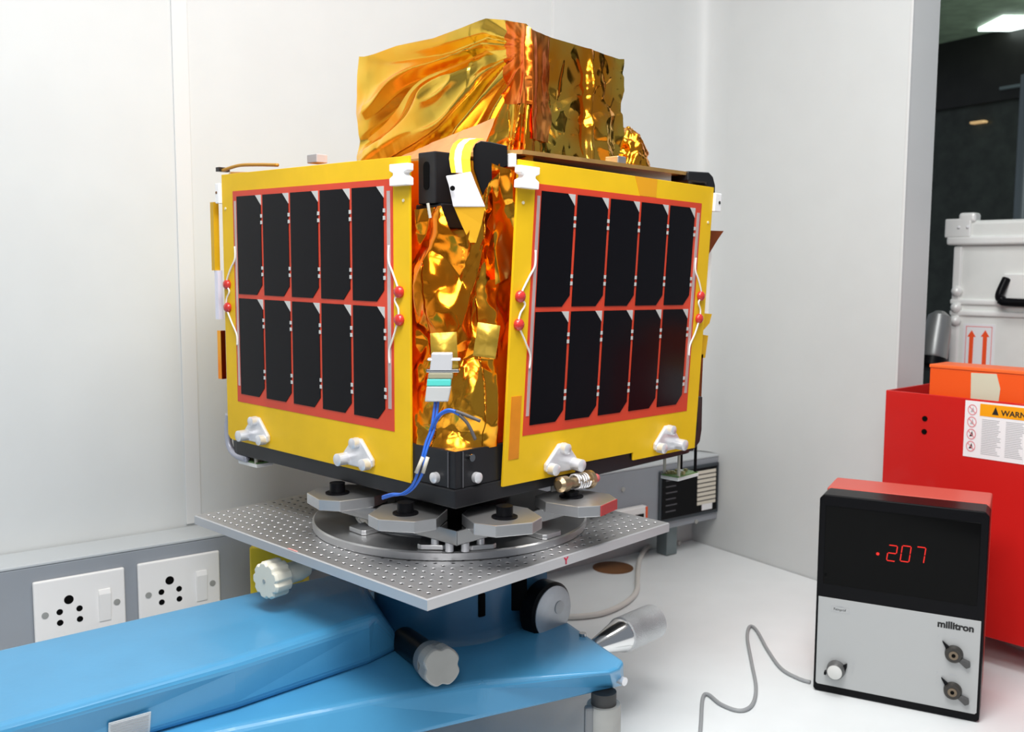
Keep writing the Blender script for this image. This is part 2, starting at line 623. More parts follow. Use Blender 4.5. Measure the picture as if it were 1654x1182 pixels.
for k in range(8):
    zz = h2_ - 0.0165 - k * 0.0098
    MB().box(-w2_ + 0.012, zz - 0.0036, 0.006, -w2_ + 0.012 + 0.058, zz + 0.0036, 0.0068).build('paper_label', mat('cream_paper', (0.72, 0.68, 0.58), 0.6), dp)
MB().box(-w2_ + 0.022, -h2_ + 0.011, 0.006, -w2_ + 0.055, -h2_ + 0.025, 0.0068).build('paper_label', LABELW, dp)
for k in range(6):
    zz = h2_ - 0.022 - k * 0.0135
    MB().box(w2_ - 0.052 + 0.004 * (k % 2), zz - 0.001, 0.006, w2_ - 0.018, zz + 0.0012, 0.0064).build('printed_line', mat('panel_print', (0.10, 0.10, 0.11), 0.5), dp)
tag(dp, 'black framed circuit label panel on the trunking near the corner', 'label panel')
# small white switch unit beside it
uL, _ = tr_pt(985, 815)
uR, _ = tr_pt(1037, 815)
sw = empty('isolator_switch', matrix=W1M @ Matrix.Translation(((uL + uR) / 2, 0.112, TD)))
w3 = abs(uL - uR) / 2
MB().box(-w3, -0.018, 0.0005, w3, 0.020, 0.016).build('housing', SOCK, sw, bevel=0.003)
MB().box(-w3 + 0.010, -0.012, 0.016, -w3 + 0.034, 0.005, 0.0168).build('window', BLACKP, sw)
MB().box(-w3 - 0.0006, -0.017, 0.003, -w3 + 0.005, 0.018, 0.0166).build('orange_edge', ORANGE, sw)
tag(sw, 'small white switch unit with orange edge on the trunking', 'switch')


def socket(px, label):
    (xa, ya), (xb, yb) = px                        # top left, top right pixels on the trunking face
    u0, z0 = tr_pt(xa, ya)
    u1, z1 = tr_pt(xb, yb)
    zt = (z0 + z1) / 2
    w = abs(u0 - u1)
    h = 0.094
    M = W1M @ Matrix.Translation(((u0 + u1) / 2, zt - h / 2, TD)) @ Matrix.Rotation(0, 4, 'Z')
    o = empty('power_socket', matrix=M)
    MB().box(-w / 2, -h / 2, 0.0005, w / 2, h / 2, 0.007).build('face_plate', SOCK, o, bevel=0.0025, seg=3)
    # viewer's right is -u: holes left of centre = +u
    def disc(x, y, r, name, mt, z=0.0072):
        MB().cyl((x, y, 0.0065), (x, y, z), r, n=20).build(name, mt, o, smooth=True)
    cx = 0.128 * w
    disc(cx, 0.0145, 0.0064, 'earth_hole', HOLE)
    for dx, dy in ((0.0125, 0.0), (-0.0135, 0.0), (0.0125, -0.0155), (-0.0135, -0.0155)):
        disc(cx + dx, dy - 0.001, 0.0043, 'pin_hole', HOLE)
    disc(0.385 * w, -0.002, 0.0046, 'screw', KNOBG, 0.0078)
    disc(-0.40 * w, -0.002, 0.0046, 'screw', KNOBG, 0.0078)
    mb = MB()
    xs0, xs1 = -0.33 * w, -0.195 * w
    mb.add([(xs0, -0.026, 0.007), (xs1, -0.026, 0.007), (xs1, 0.021, 0.007), (xs0, 0.021, 0.007),
            (xs0, -0.026, 0.0085), (xs1, -0.026, 0.0085), (xs1, 0.014, 0.011), (xs0, 0.014, 0.011), (xs1, 0.021, 0.0085), (xs0, 0.021, 0.0085)],
           [(3, 2, 1, 0), (4, 5, 6, 7), (7, 6, 8, 9), (0, 1, 5, 4), (9, 8, 2, 3), (1, 2, 8, 6, 5), (0, 4, 7, 9, 3)])
    mb.build('rocker_switch', SOCK, o, bevel=0.0006)
    tag(o, label, 'socket', 'power sockets on the wall trunking')
    return o


socket(((51, 940), (199, 914)), 'white power socket with rocker switch, nearer the left frame edge')
socket(((220, 909), (352, 888)), 'white power socket with rocker switch, nearer the metal breadboard plate')

# ================================================================= BLUE STAND
st = empty('instrument_stand', (-0.09, 1.28, 0))
SO = V((-0.09, 1.28, 0))
BT, BB, AT = 0.165, 0.122, 0.222


def P(x, y, z):
    return zpt(x, y, z) - SO


top = [P(1009, 1066, BT), P(1001, 1079, BT), P(985, 1086, BT), P(780, 1100, BT), P(598, 1128, BT), P(380, 1172, BT), P(150, 1225, BT), P(-150, 1300, BT),
       P(-150, 1120, BT), P(300, 1000, BT), P(620, 950, BT), P(886, 982, BT), P(918, 1004, BT)]
bot = [P(1010, 1104, BB), P(1006, 1109, BB), P(990, 1113, BB), P(780, 1163, BB), P(598, 1206, BB), P(380, 1258, BB), P(150, 1310, BB), P(-150, 1380, BB),
       P(-150, 1160, BB), P(300, 1040, BB), P(620, 985, BB), P(886, 1015, BB), P(922, 1035, BB)]
MB().loft(bot, top).build('base', BLUE, st, bevel=0.007, seg=4, smooth=False)
# long arm running out of the picture to the left
t1, t2, t3, t4 = P(0, 1175, AT), P(380, 1067, AT), P(596, 997, AT), P(640, 1000, AT)
r1, r2 = P(0, 1045, AT), P(400, 955, AT)
def ext(a, b, k):
    return a + (a - b).normalized() * k
tl = ext(t1, t2, 0.28)
rl = ext(r1, r2, 0.28)
rr = ext(r2, r1, 0.16)
t3b = P(612, 992, AT)
topA = [tl, t1, t2, t3, t3b, rr, r2, r1, rl]
b1, b2_, b3 = P(0, 1262, BT - .002), P(380, 1152, BT - .002), P(598, 1077, BT - .002)
b4 = P(660, 1046, BT - .002)
botA = [ext(b1, b2_, 0.28), b1, b2_, b3, b4, rr + V((0, 0, BT - AT)), r2 + V((0, .0, BT - AT)), r1 + V((0, 0, BT - AT)), rl + V((0, 0, BT - AT))]
arm = MB().loft(botA, topA).build('arm', BLUE, st, bevel=0.012, seg=5)
# sticker on the side of the arm
s0, s1 = (b1 + (b2_ - b1) * 0.42), (b1 + (b2_ - b1) * 0.60)
q0, q1 = (t1 + (t2 - t1) * 0.42), (t1 + (t2 - t1) * 0.60)
nrm = (s1 - s0).cross(q0 - s0).normalized()
if nrm.y > 0:
    nrm = -nrm
lo = 0.28
A0, A1 = s0.lerp(q0, 0.04), s1.lerp(q1, 0.04)
A2, A3 = s1.lerp(q1, 0.52), s0.lerp(q0, 0.52)
xa = (A1 - A0).normalized()
za = nrm
ya = za.cross(xa).normalized()
Ms = frame(A0 + za * 0.0004, xa, ya, za)
wS, hS = (A1 - A0).length, (A3 - A0).length
MB().box(0, 0, 0, wS, hS, 0.0006, Ms).build('ribbed_sticker', mat('silver_sticker', (0.58, 0.62, 0.64), 0.4), st)
mb = MB()
for k in range(9):
    mb.box(0.002, hS * (k + 0.5) / 9.5, 0.0006, wS - 0.002, hS * (k + 0.5) / 9.5 + 0.0012, 0.0012, Ms)
mb.build('sticker_print', GINK, st)
# column
cc = V((-0.086, 1.231, 0)) - V((SO.x, SO.y, 0))
RC = 0.092
def dshape(r, k=0.0):
    out = [(cc.x + r * math.cos(math.radians(a)), cc.y + r * math.sin(math.radians(a))) for a in range(170, 330, 8)]
    out += [(0.047 + k - SO.x, 1.243 - SO.y - k), (0.050 + k - SO.x, 1.36 - SO.y), (-0.178 - k - SO.x, 1.36 - SO.y)]
    return out
def ring3(r, z, k=0.0):
    return [V((x, y, z)) for x, y in dshape(r, k)]
prof = [(RC + 0.012, BT - 0.004, 0.012), (RC + 0.003, BT + 0.003, 0.003), (RC, BT + 0.012, 0), (RC, 0.283, 0), (RC - 0.008, 0.2935, -0.008)]
rings = [ring3(r, z, k) for r, z, k in prof]
mb = MB()
nn_ = len(rings[0])
vs = [p for r in rings for p in r]
fs = [(i * nn_ + k, i * nn_ + (k + 1) % nn_, (i + 1) * nn_ + (k + 1) % nn_, (i + 1) * nn_ + k) for i in range(len(rings) - 1) for k in range(nn_)]
fs += [tuple(reversed(range(nn_))), tuple(range((len(rings) - 1) * nn_, len(rings) * nn_))]
mb.add(vs, fs)
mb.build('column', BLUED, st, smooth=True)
def oncol(x, y):                                   # where the pixel's ray meets the column
    d = ray(x, y)
    o = EYE - SO - cc
    A = d.x ** 2 + d.y ** 2
    B = 2 * (o.x * d.x + o.y * d.y)
    Cc = o.x ** 2 + o.y ** 2 - RC ** 2
    disc = B * B - 4 * A * Cc
    t = (-B - math.sqrt(max(disc, 0))) / (2 * A)
    return EYE - SO + d * t
for (x, ya_, yb_, w) in ((778, 958, 996, 0.005),):
    pa, pb = oncol(x, ya_), oncol(x, yb_)
    n = V((pa.x - cc.x, pa.y - cc.y, 0)).normalized()
    tx = Z.cross(n)
    MB().box(-w, 0, -0.01, w, max(0.02, pa.z - pb.z), 0.0022, frame(V((pb.x, pb.y, pb.z)), tx, Z, n)).build('slot', HOLE, st, bevel=0.002)
MB().box(0.008 - SO.x - 0.012, 1.19 - SO.y, 0.190, 0.008 - SO.x + 0.012, 1.25 - SO.y, 0.262).build('clamp_slot', HOLE, st, bevel=0.002)
# large black and silver clamp knob on the right
ax = V((0.72, -0.69, 0)).normalized()
kp = ypt(893, 988, 1.20) - SO
kn = MB().lathe([(0.012, -0.075), (0.012, -0.026), (0.034, -0.026), (0.0375, -0.022), (0.0375, -0.003), (0.034, 0.0)], kp, ax, 48).build('clamp_knob', BLACKP, st, smooth=True)
MB().lathe([(0.0335, 0.0), (0.0335, 0.0012), (0.030, 0.002)], kp, ax, 48).build('silver_cap', mat('brushed_knob_cap', (0.62, 0.64, 0.66), 0.42, metal=0.5, var=0.25), kn, smooth=True)
fx = Z.cross(ax).normalized()
MB().lathe([(0.0085, 0.0015), (0.0085, 0.003), (0.007, 0.0032)], kp + fx * 0.010 + Z * 0.004, ax, 24).build('cap_dimple', mat('cap_dimple_grey', (0.5, 0.5, 0.5), 0.5, metal=0.3), kn, smooth=True)
# black shaft with faceted grey knob in front
pa, pb = ypt(658, 1038, 1.120) - SO, ypt(704, 1070, 1.030) - SO
ad = (pb - pa).normalized()
kn = MB().lathe([(0.0165, -0.012), (0.0165, (pb - pa).length - 0.016)], pa, ad, 32).build('adjuster_shaft', BLACKP, st, smooth=True)
L_ = (pb - pa).length
MB().lathe([(0.0195, L_ - 0.020), (0.0205, L_ - 0.018), (0.0205, L_ - 0.004), (0.0205, L_ - 0.003)], pa, ad, 32).build('collar', mat('grey_collar', (0.26, 0.28, 0.29), 0.4, metal=0.4), kn, smooth=True)
fl = lambda a: 1.0 - 0.15 * max(0.0, math.cos(4 * a)) ** 2
MB().lathe([(0.0200, L_ - 0.003), (0.0220, L_), (0.0220, L_ + 0.018), (0.0205, L_ + 0.021)], pa, ad, 48, flute=fl).build('adjuster_knob', KNOBG, kn, bevel=0.0008)
# cream fluted knob on the left
ax = V((-0.60, -0.80, 0.0)).normalized()
kp = ypt(428, 938, 1.09) - SO
fl = lambda a: 1.0 - 0.13 * max(0.0, math.cos(9 * a)) ** 1.5
kn = MB().lathe([(0.0205, -0.024), (0.0222, -0.022), (0.0222, -0.002), (0.0200, 0.001)], kp, ax, 72, flute=fl).build('fluted_knob', CREAM, st, bevel=0.0006)
MB().lathe([(0.010, -0.062), (0.0125, -0.05), (0.0125, -0.022)], kp, ax, 28).build('knob_shaft', CREAM, kn, smooth=True)
MB().cyl(kp - ax * 0.22, kp - ax * 0.06, 0.006, n=16).build('spindle', KNOBG, kn, smooth=True)
MB().cyl(kp + ax * 0.0005, kp + ax * 0.0018, 0.0024, n=12).build('knob_screw', KNOBG, kn, smooth=True)
# knurled crank handle to the right, behind the base
Rv = V((0.6895, 0.7243, 0)).normalized()
Lv = V((-0.7243, 0.6895, 0)).normalized()
h0 = ypt(957, 1046, 1.235) - SO
def tx_(x):                                        # distance along Rv at which the axis crosses image column x
    t = 0.0
    for _ in range(20):
        t += (x - proj(h0 + SO + Rv * t)[0]) * 0.0009
    return t
ta, tb_ = tx_(1003), tx_(1056)
hc = MB().lathe([(0.006, -0.055), (0.006, 0.0), (0.010, 0.004), (0.021, ta - 0.006), (0.0225, ta - 0.003), (0.0225, ta)], h0, Rv, 48).build('handle_cone', mat('polished_aluminium', (0.8, 0.8, 0.8), 0.15, metal=1.0), st, smooth=True)
MB().lathe([(0.0225, ta), (0.0240, ta + 0.002), (0.0240, tb_ - 0.003), (0.0215, tb_)], h0, Rv, 64).build(
    'knurled_grip', mat('knurled_aluminium', (0.66, 0.67, 0.68), 0.45, metal=0.6, nscale=420, nstr=0.6, var=0.2), hc, smooth=True)
# screws
for (x, y) in ((941, 1027),):
    p = P(x, y, BT)
    MB().cyl(p - Z * 0.001, p + Z * 0.004, 0.0045, n=12).build('screw', STEELD, st, smooth=True)
p = zpt(1003, 1098, 0.14) - SO
MB().cyl(p + V((-.004, .004, 0)), p + V((.004, -.005, 0)), 0.005, n=14).build('screw', ALU, st, smooth=True)
# feet
fp = ypt(975, 1140, 1.10) - SO
for q in (fp, V((-0.42, -0.36, 0)), V((-0.40, -0.02, 0)), V((0.04, 0.12, 0))):
    ft = MB().lathe([(0.0155, 0.0008), (0.0205, 0.0035), (0.0205, 0.108), (0.0195, 0.111)], V((q.x, q.y, 0)), (0, 0, 1), 32).build('foot', KNOBG, st, smooth=True)
    MB().cyl((q.x, q.y, 0.110), (q.x, q.y, BB + 0.004), 0.015, n=20).build('foot_stem', mat('dark_rubber', (0.05, 0.05, 0.05), 0.6), ft, smooth=True)
MB().box(fp.x - 0.0235, fp.y - 0.016, 0.03, fp.x - 0.012, fp.y - 0.004, 0.112).build('foot_lever', mat('grey_lever', (0.2, 0.21, 0.22), 0.4, metal=0.4), st, bevel=0.003)
tag(st, 'light blue metal stand with long arm, column and adjusting knobs', 'stand')

# yellow box behind the stand
ya0 = ypt(402, 884, 1.42)
yb0 = ypt(467, 884, 1.42)
yb_ = MB().box(ya0.x, 1.42, 0.0015, yb0.x + 0.02, 1.465, ya0.z).build('yellow_panel', YPAINT, bevel=0.003)
tag(yb_, 'yellow box standing between the trunking and the blue stand', 'box')

# ================================================================= BREADBOARD
PF = V((-0.0795, 0.8977, 0.306))
PFl = zpt(690, 968, 0.306)
PLl = zpt(314, 832, 0.306)
PRl = zpt(1088, 845.3, 0.306)
la, lb = (PLl - PFl), (PRl - PFl)
LA, LB = la.length, lb.length
ua_ = la.normalized()
ub_ = (lb - ua_ * lb.dot(ua_)).normalized()
BM = frame(PFl - Z * 0.0115, ub_, ua_, Z)
bb = empty('optical_breadboard', matrix=BM)
NX, NY = int(LB / 0.0138), int(LA / 0.0138)
cx_, cy_ = (LB - 0.012) / NX, (LA - 0.012) / NY
TH = 0.0115
mb = MB()
v, f = [], []
K = 8
for i in range(NX):
    for j in range(NY):
        ox, oy = 0.006 + (i + .5) * cx_, 0.006 + (j + .5) * cy_
        n = len(v)
        sq = [(1, 0), (1, 1), (0, 1), (-1, 1), (-1, 0), (-1, -1), (0, -1), (1, -1)]
        for (a_, b_) in sq:
            v.append((ox + a_ * cx_ / 2, oy + b_ * cy_ / 2, TH))
        for r_, z_ in ((0.0029, TH), (0.0023, TH - 0.0006), (0.0023, TH - 0.009)):
            for k in range(K):
                t = 2 * math.pi * k / K
                v.append((ox + r_ * math.cos(t), oy + r_ * math.sin(t), z_))
        for ring in range(3):
            for k in range(K):
                k2 = (k + 1) % K
                f.append((n + ring * 8 + k, n + ring * 8 + k2, n + ring * 8 + 8 + k2, n + ring * 8 + 8 + k))
        f.append(tuple(n + 24 + k for k in range(K)))
n = len(v)
e = 0.006
X0, X1, Y0, Y1 = e, LB - e, e, LA - e
c_ = 0.0012
v += [(X0, Y0, TH), (X1, Y0, TH), (X1, Y1, TH), (X0, Y1, TH),
      (c_, c_, TH), (LB - c_, c_, TH), (LB - c_, LA - c_, TH), (c_, LA - c_, TH),
      (0, 0, TH - c_), (LB, 0, TH - c_), (LB, LA, TH - c_), (0, LA, TH - c_),
      (0, 0, 0), (LB, 0, 0), (LB, LA, 0), (0, LA, 0)]
for r_ in range(3):
    for k in range(4):
        k2 = (k + 1) % 4
        f.append((n + r_ * 4 + 4 + k, n + r_ * 4 + 4 + k2, n + r_ * 4 + k2, n + r_ * 4 + k))
f.append((n + 15, n + 14, n + 13, n + 12))
mb.add(v, f)
me = bpy.data.meshes.new('drilled_plate')
me.from_pydata([tuple(p) for p in mb.v], [], mb.f)
me.materials.append(ALUM)
me.materials.append(ALUE)
me.materials.append(HOLE)  # near-black paints the shade into the drilled holes' walls and bottoms
for p in me.polygons:
    if all(i >= n for i in p.vertices) and abs(p.normal.z) < 0.9:
        p.material_index = 1
    elif all(i < n and i % 32 >= 16 for i in p.vertices):
        p.material_index = 2
plate = bpy.data.objects.new('drilled_plate', me)
C.objects.link(plate)
plate.parent = bb
Mi = BM.inverted()
# red pen marks
q = Mi @ ppt(911, 908, PFl, -ua_)
tq = frame(V((q.x, -0.0003, TH / 2)), V((1, 0, 0)), Z, V((0, -1, 0)))
text('pen_mark', 'Y', 0.011, mat('red_pen', (0.5, 0.02, 0.06), 0.5), bb, tq @ Matrix.Translation((0, -0.004, 0)), bold=0.0003)
q = Mi @ zpt(467, 889, 0.306)
MB().box(0.0005, q.y - 0.010, TH, 0.003, q.y + 0.008, TH + 0.0003).build('pen_mark', mat('faint_red_pen', (0.75, 0.35, 0.33), 0.5), bb)
tag(bb, 'square aluminium breadboard plate drilled with rows of holes on the blue stand', 'breadboard')

# ================================================================= ADAPTER
SATO = V((-0.0581, 0.9817, 0.372))
SATC = SATO + (Rv + Lv) * 0.23
ac = zpt(737, 848, 0.306)
AC = V((SATC.x - 0.010, SATC.y - 0.115, 0.306))
ad_ = empty('mounting_adapter', (AC.x, AC.y, 0.306))
ad_.location = AC
MB().lathe([(0.170, 0.0008), (0.170, 0.0085), (0.168, 0.010), (0.118, 0.010), (0.116, 0.0125), (0.02, 0.0125)], (0, 0, 0), (0, 0, 1), 96).build('base_ring', ALUB, ad_, smooth=True)
# faceted hub
n = 8
hb = MB()
b_ = [(0.128 * math.cos(math.pi * 2 * (k + .0) / n - math.pi / 2), 0.128 * math.sin(math.pi * 2 * k / n - math.pi / 2), 0.0125) for k in range(n)]
t_ = [(0.112 * math.cos(math.pi * 2 * k / n - math.pi / 2), 0.112 * math.sin(math.pi * 2 * k / n - math.pi / 2), 0.033) for k in range(n)]
hb.loft(b_, t_).build('hub', STEELD, ad_, bevel=0.0015)
# square plate under the satellite's front corner, standing on short posts
sq = MB()
cpt = V((-0.0575, 0.998, 0)) - AC
cpt.z = 0
a_, b_ = Rv * 0.205, Lv * 0.205
q4 = [cpt, cpt + a_, cpt + a_ + b_, cpt + b_]
sq.loft([V((p.x, p.y, 0.0235)) for p in q4], [V((p.x, p.y, 0.0400)) for p in q4])
sq.build('square_plate', STEELD, ad_, bevel=0.001)
for k in (0.012, 0.035):
    for d_ in (Rv, Lv):
        p = cpt + d_ * k + (Rv + Lv) * 0.008
        MB().cyl((p.x, p.y, 0.0125), (p.x, p.y, 0.0236), 0.0045, n=16).build('post', ALU, ad_, smooth=True)
# clamp plates
cl = [(545, 797), (655, 830), (815, 836), (945, 806)]
for i, (x, y) in enumerate(cl):
    p = zpt(x, y, 0.3585) - AC
    ang = math.atan2(p.y, p.x)
    Mx = Matrix.Translation((p.x, p.y, 0.0405)) @ Matrix.Rotation(ang, 4, 'Z')
    hexp = [(-0.055, -0.020), (-0.030, -0.038), (0.012, -0.038), (0.030, -0.020), (0.030, 0.020), (0.012, 0.038), (-0.030, 0.038), (-0.055, 0.020)]
    pl = MB().prism(hexp, 0, 0.0125, Mx).build('clamp_plate', ALUB, ad_, bevel=0.0008)
    MB().lathe([(0.014, 0.0125), (0.014, 0.014), (0.009, 0.0145), (0.009, 0.0252 if i != 3 else 0.019)], Mx @ V((0 if i != 3 else -0.018, 0, 0)), (0, 0, 1), 24).build('rubber_pad', BLACKP, pl, smooth=True)
    MB().lathe([(0.007, -0.003), (0.007, 0.0)], Mx @ V((0.012, 0, 0)), (0, 0, 1), 16).build('bolt', BLACKP, pl, smooth=True)
    if i == 3:
        MB().box(0.0302, -0.020, 0.0005, 0.0312, 0.020, 0.0122, Mx).build('red_end', mat('red_mark_paint', (0.42, 0.05, 0.05), 0.5), pl)
# lower clamps holding the ring to the breadboard
for (x, y) in ((700, 880), (775, 880), (880, 862), (590, 855)):
    p = zpt(x, y, 0.318) - AC
    ang = math.atan2(p.y, p.x)
    Mx = Matrix.Translation((p.x, p.y, 0.010)) @ Matrix.Rotation(ang, 4, 'Z')
    MB().prism([(-0.03, -0.016), (0.010, -0.016), (0.014, -0.012), (0.014, 0.012), (0.010, 0.016), (-0.03, 0.016)], 0.0005, 0.006, Mx).build('ring_clamp', ALUB, ad_, bevel=0.0008)
for ang in (math.pi * 1.5, math.pi * 1.12, math.pi * 1.86, 0.5, 2.2):
    p = V((0.112 * math.cos(ang), 0.112 * math.sin(ang), 0.0125))
    MB().cyl(p, p + Z * 0.016, 0.006, n=16).build('standoff', ALU, ad_, smooth=True)
MB().cyl((0, 0.05, 0.033), (0, 0.05, 0.0655), 0.075, n=48).build('spacer', BLACK, ad_, smooth=True)
tag(ad_, 'polished aluminium clamp adapter between satellite and drilled plate', 'adapter')

# ================================================================= SATELLITE
SM = frame(SATO, Rv, Lv, Z)
SMi = SM.inverted()
sat = empty('satellite', matrix=SM)


def sl(p):                                         # world -> satellite local
    return SMi @ p


S = 0.46
HT = 0.745 - 0.372
# black base frame with rounded outer corners
def rounded(x0, y0, x1, y1, rs, n=6):
    out = []
    cs = [(x0, y0, 180), (x1, y0, 270), (x1, y1, 0), (x0, y1, 90)]
    for (x, y, a0), r in zip(cs, rs):
        if r < 1e-4:
            out.append((x, y))
            continue
        sx = 1 if x == x0 else -1
        sy = 1 if y == y0 else -1
        for k in range(n + 1):
            a = math.radians(a0 + 90 * k / n)
            out.append((x + sx * r + r * math.cos(a), y + sy * r + r * math.sin(a)))
    return out


MB().prism(rounded(0.003, 0.003, S, S, (0.0, 0.03, 0.03, 0.03)), 0.0, 0.020).build('base_frame', BLACK, sat, bevel=0.0015)
# corner post block at the bottom front, with bolts
cp = MB().prism([(0.005, 0.005), (0.085, 0.005), (0.085, 0.016), (0.03, 0.03), (0.016, 0.085), (0.005, 0.085)], 0.020, 0.060).build('corner_bracket', BLACK, sat, bevel=0.001)
for off in (0.011,):
    MB().box(0.0035, 0.0035 + off, 0.021, 0.0045, 0.0045 + off, 0.059).build('edge_line', mat('edge_line_grey', (0.10, 0.10, 0.11), 0.4), cp)  # thin grey upright lines on both sides of the bracket's corner
    MB().box(0.0035 + off, 0.0035, 0.021, 0.0045 + off, 0.0045, 0.059).build('edge_line', _mc['edge_line_grey'], cp)
for (c, d) in (((0.0, 0.034, 0.029), (-1, 0, 0)), ((0.034, 0.0, 0.029), (0, -1, 0)), ((0.024, 0.0, 0.052), (0, -1, 0))):
    c, d = V(c), V(d)
    big = c.z < 0.04
    MB().lathe([(0.0058 if big else 0.004, -0.006), (0.0058 if big else 0.004, 0.0), (0.004, 0.0012)], c + d * 0.0, d, 18).build('bolt', ALU if big else STEELD, cp, smooth=True)
# inner body walls (hidden behind the panels) and top deck
MB().prism([(0.075, 0.02), (S - 0.012, 0.02), (S - 0.012, S - 0.012), (0.02, S - 0.012), (0.02, 0.075)], 0.020, HT - 0.010).build('body_box', FOILO, sat)
DE = 0.475
MB().prism([(0.095, -0.004), (DE - 0.02, -0.004), (DE, 0.02), (DE, DE - 0.02), (DE - 0.02, DE - 0.012), (0.02, DE - 0.012), (0.012, DE - 0.03), (0.075, DE - 0.08), (0.075, 0.03)], HT - 0.003, HT + 0.0015).build('top_deck', mat('deck_edge_foil', (0.62, 0.36, 0.12), 0.3, metal=0.6, var=0.3), sat)


# --- crumpled foil skins
def tri(t):
    t = t - math.floor(t)
    return 1 - abs(2 * t - 1)


def crumple(p, s, seed=0.0):
    """sharp-creased height field: distances to random cell points plus ridged noise"""
    q = V((p.x * s + seed, p.y * s + seed * 0.7, p.z * s - seed))
    q = q + noise.noise_vector(q * 0.9) * 0.55
    d, pts = noise.voronoi(q)
    k = (d[1] - d[0])
    r = 1 - abs(noise.noise(q * 1.3)) * 2
    return min(k, 0.7) * 0.9 + r * 0.35 - 0.6


def skin(name, fn, nu, nv, mt, parent, sm=True):
    vs = []
    for j in range(nv + 1):
        for i in range(nu + 1):
            vs.append(fn(i / nu, j / nv))
    fs = []
    for j in range(nv):
        for i in range(nu):
            a = j * (nu + 1) + i
            fs.append((a, a + 1, a + nu + 2, a + nu + 1))
    o = MB().add(vs, fs).build(name, mt, parent, smooth='all' if sm else False)
    return o


# foil over the open corner between the two panels
def corner_pt(u, h):
    # u 0..1 goes from behind the left panel round the corner to behind the right panel
    a, r = 0.125, 0.045
    L0 = a - r
    tot = 2 * L0 + r * math.pi / 2
    s = u * tot
    if s < L0:
        return V((0.004, a - s, h)), V((-1, 0, 0))
    if s > tot - L0:
        return V((r + (s - (tot - L0)), 0.004, h)), V((0, -1, 0))
    t = (s - L0) / r
    return V((r + 0.004 - r * math.cos(t), r + 0.004 - r * math.sin(t), h)), V((-math.cos(t), -math.sin(t), 0))


def corner_foil(u, v):
    # upper rim dips in a V in the middle, flaps rising towards the right
    rim = 0.335 - 0.055 * math.exp(-((u - 0.52) / 0.10) ** 2) + 0.018 * max(0, (u - 0.55)) * 6 * (1 if u < 0.8 else 0.8)
    if u < 0.45:
        rim = min(rim, 0.305 + 0.02 * u)
    h = 0.058 + (rim - 0.058) * v
    p, n = corner_pt(u, h)
    w = min(1, u * 8, (1 - u) * 8) * min(1, v * 10 + 0.2)
    d = 0.017 * crumple(p, 13, 3.1) + 0.003 * crumple(p, 34, 1.0)
    d += 0.009 * (tri((u * 2.2 - v * 1.4) * 1.6) - 0.5) * (0.3 + v)
    d += 0.006 * math.sin(u * 9 + 1.2) * math.sin(v * 7)
    if v > 0.80:
        d += (v - 0.8) * 0.06 * (0.5 + 0.5 * math.sin(u * 11))
    a_, r_ = 0.125, 0.045
    tot = 2 * (a_ - r_) + r_ * math.pi / 2
    far_ = abs(u - 0.5) * tot                       # arc distance from the middle of the corner
    lim = 0.020 if far_ < 0.040 else max(-0.004, 0.020 - (far_ - 0.040) * 1.2)
    d = min(d * w - 0.001, lim)
    return p + n * d


skin('corner_foil', corner_foil, 150, 200, FOILO, sat)
# upright foil flap in the right part of the opening
def flap(u, v):
    a = sl(ypt(800, 460, 1.03)).lerp(sl(ypt(836, 440, 1.06)), u)
    b = sl(ypt(794, 262, 1.005)).lerp(sl(ypt(835, 278, 1.03)), u)
    p = a.lerp(b, v)
    d = 0.008 * crumple(p, 20, 7) + 0.006 * math.sin(u * 5 + v * 4)
    return p + V((-0.7, -0.7, 0)) * (d - 0.002)


skin('foil_flap', flap, 30, 60, FOILO, sat)
# small bright tape patches and pleats on the corner foil
for (x, y, Y, w, h, rz, mt) in ((719, 566, 0.985, 0.022, 0.030, -0.05, 'g'), (786, 548, 0.985, 0.019, 0.026, 0.15, 'g')):
    p = sl(ypt(x, y, Y)) + V((-0.012, -0.012, 0))
    def patch(u, v, p=p, w=w, h=h, rz=rz):
        th = (u - .5) * 2.2
        q = V(((u - .5) * w * 1.2, 0, (v - .5) * h * 1.3))
        q = Matrix.Rotation(rz, 3, 'Y') @ q
        n = V((-0.7071, -0.7071, 0))
        tx = V((0.7071, -0.7071, 0))
        d = 0.008 * math.cos(th) * math.sin(max(0.05, v) * 2.9) + 0.0015 * crumple(q + p, 60)
        return p + tx * q.x + Z * q.z + n * d
    skin('tape_patch', patch, 24, 24, mat('dull_gold_tape', (0.55, 0.34, 0.04), 0.35, metal=0.6, nscale=90, nstr=0.3), sat)

# top foil box
TBx0, TBy0 = 0.185, 0.070
D0 = SATO + Rv * TBx0 + Lv * TBy0
BW, BH = 0.185, 0.155                               # right face length, height
BL = 0.325                                          # left face length
TB0 = HT + 0.0005


def tb_base(s):
    """s in 0..1 around left-face end -> front corner -> right-face end; returns (xy point, normal, zone)"""
    tot = BL + BW
    d = s * tot
    if d < BL:
        return V((TBx0, TBy0 + BL - d, 0)), V((-1, 0, 0)), 0
    return V((TBx0 + d - BL, TBy0, 0)), V((0, -1, 0)), 1


TOPL = [(586, 91), (640, 74), (700, 62), (745, 45), (782, 29), (815, 32), (850, 38), (858, 48), (900, 62), (950, 77), (1003, 95)]


def top_z(s):
    p, n, zone = tb_base(s)
    w = SM @ V((p.x, p.y, TB0 + BH))
    x = proj(w)[0]
    y = TOPL[0][1] if x < TOPL[0][0] else TOPL[-1][1]
    for a_, b_ in zip(TOPL, TOPL[1:]):
        if a_[0] <= x <= b_[0]:
            t = (x - a_[0]) / (b_[0] - a_[0])
            y = a_[1] + (b_[1] - a_[1]) * t
    return zfor(w, y) - SATO.z - TB0


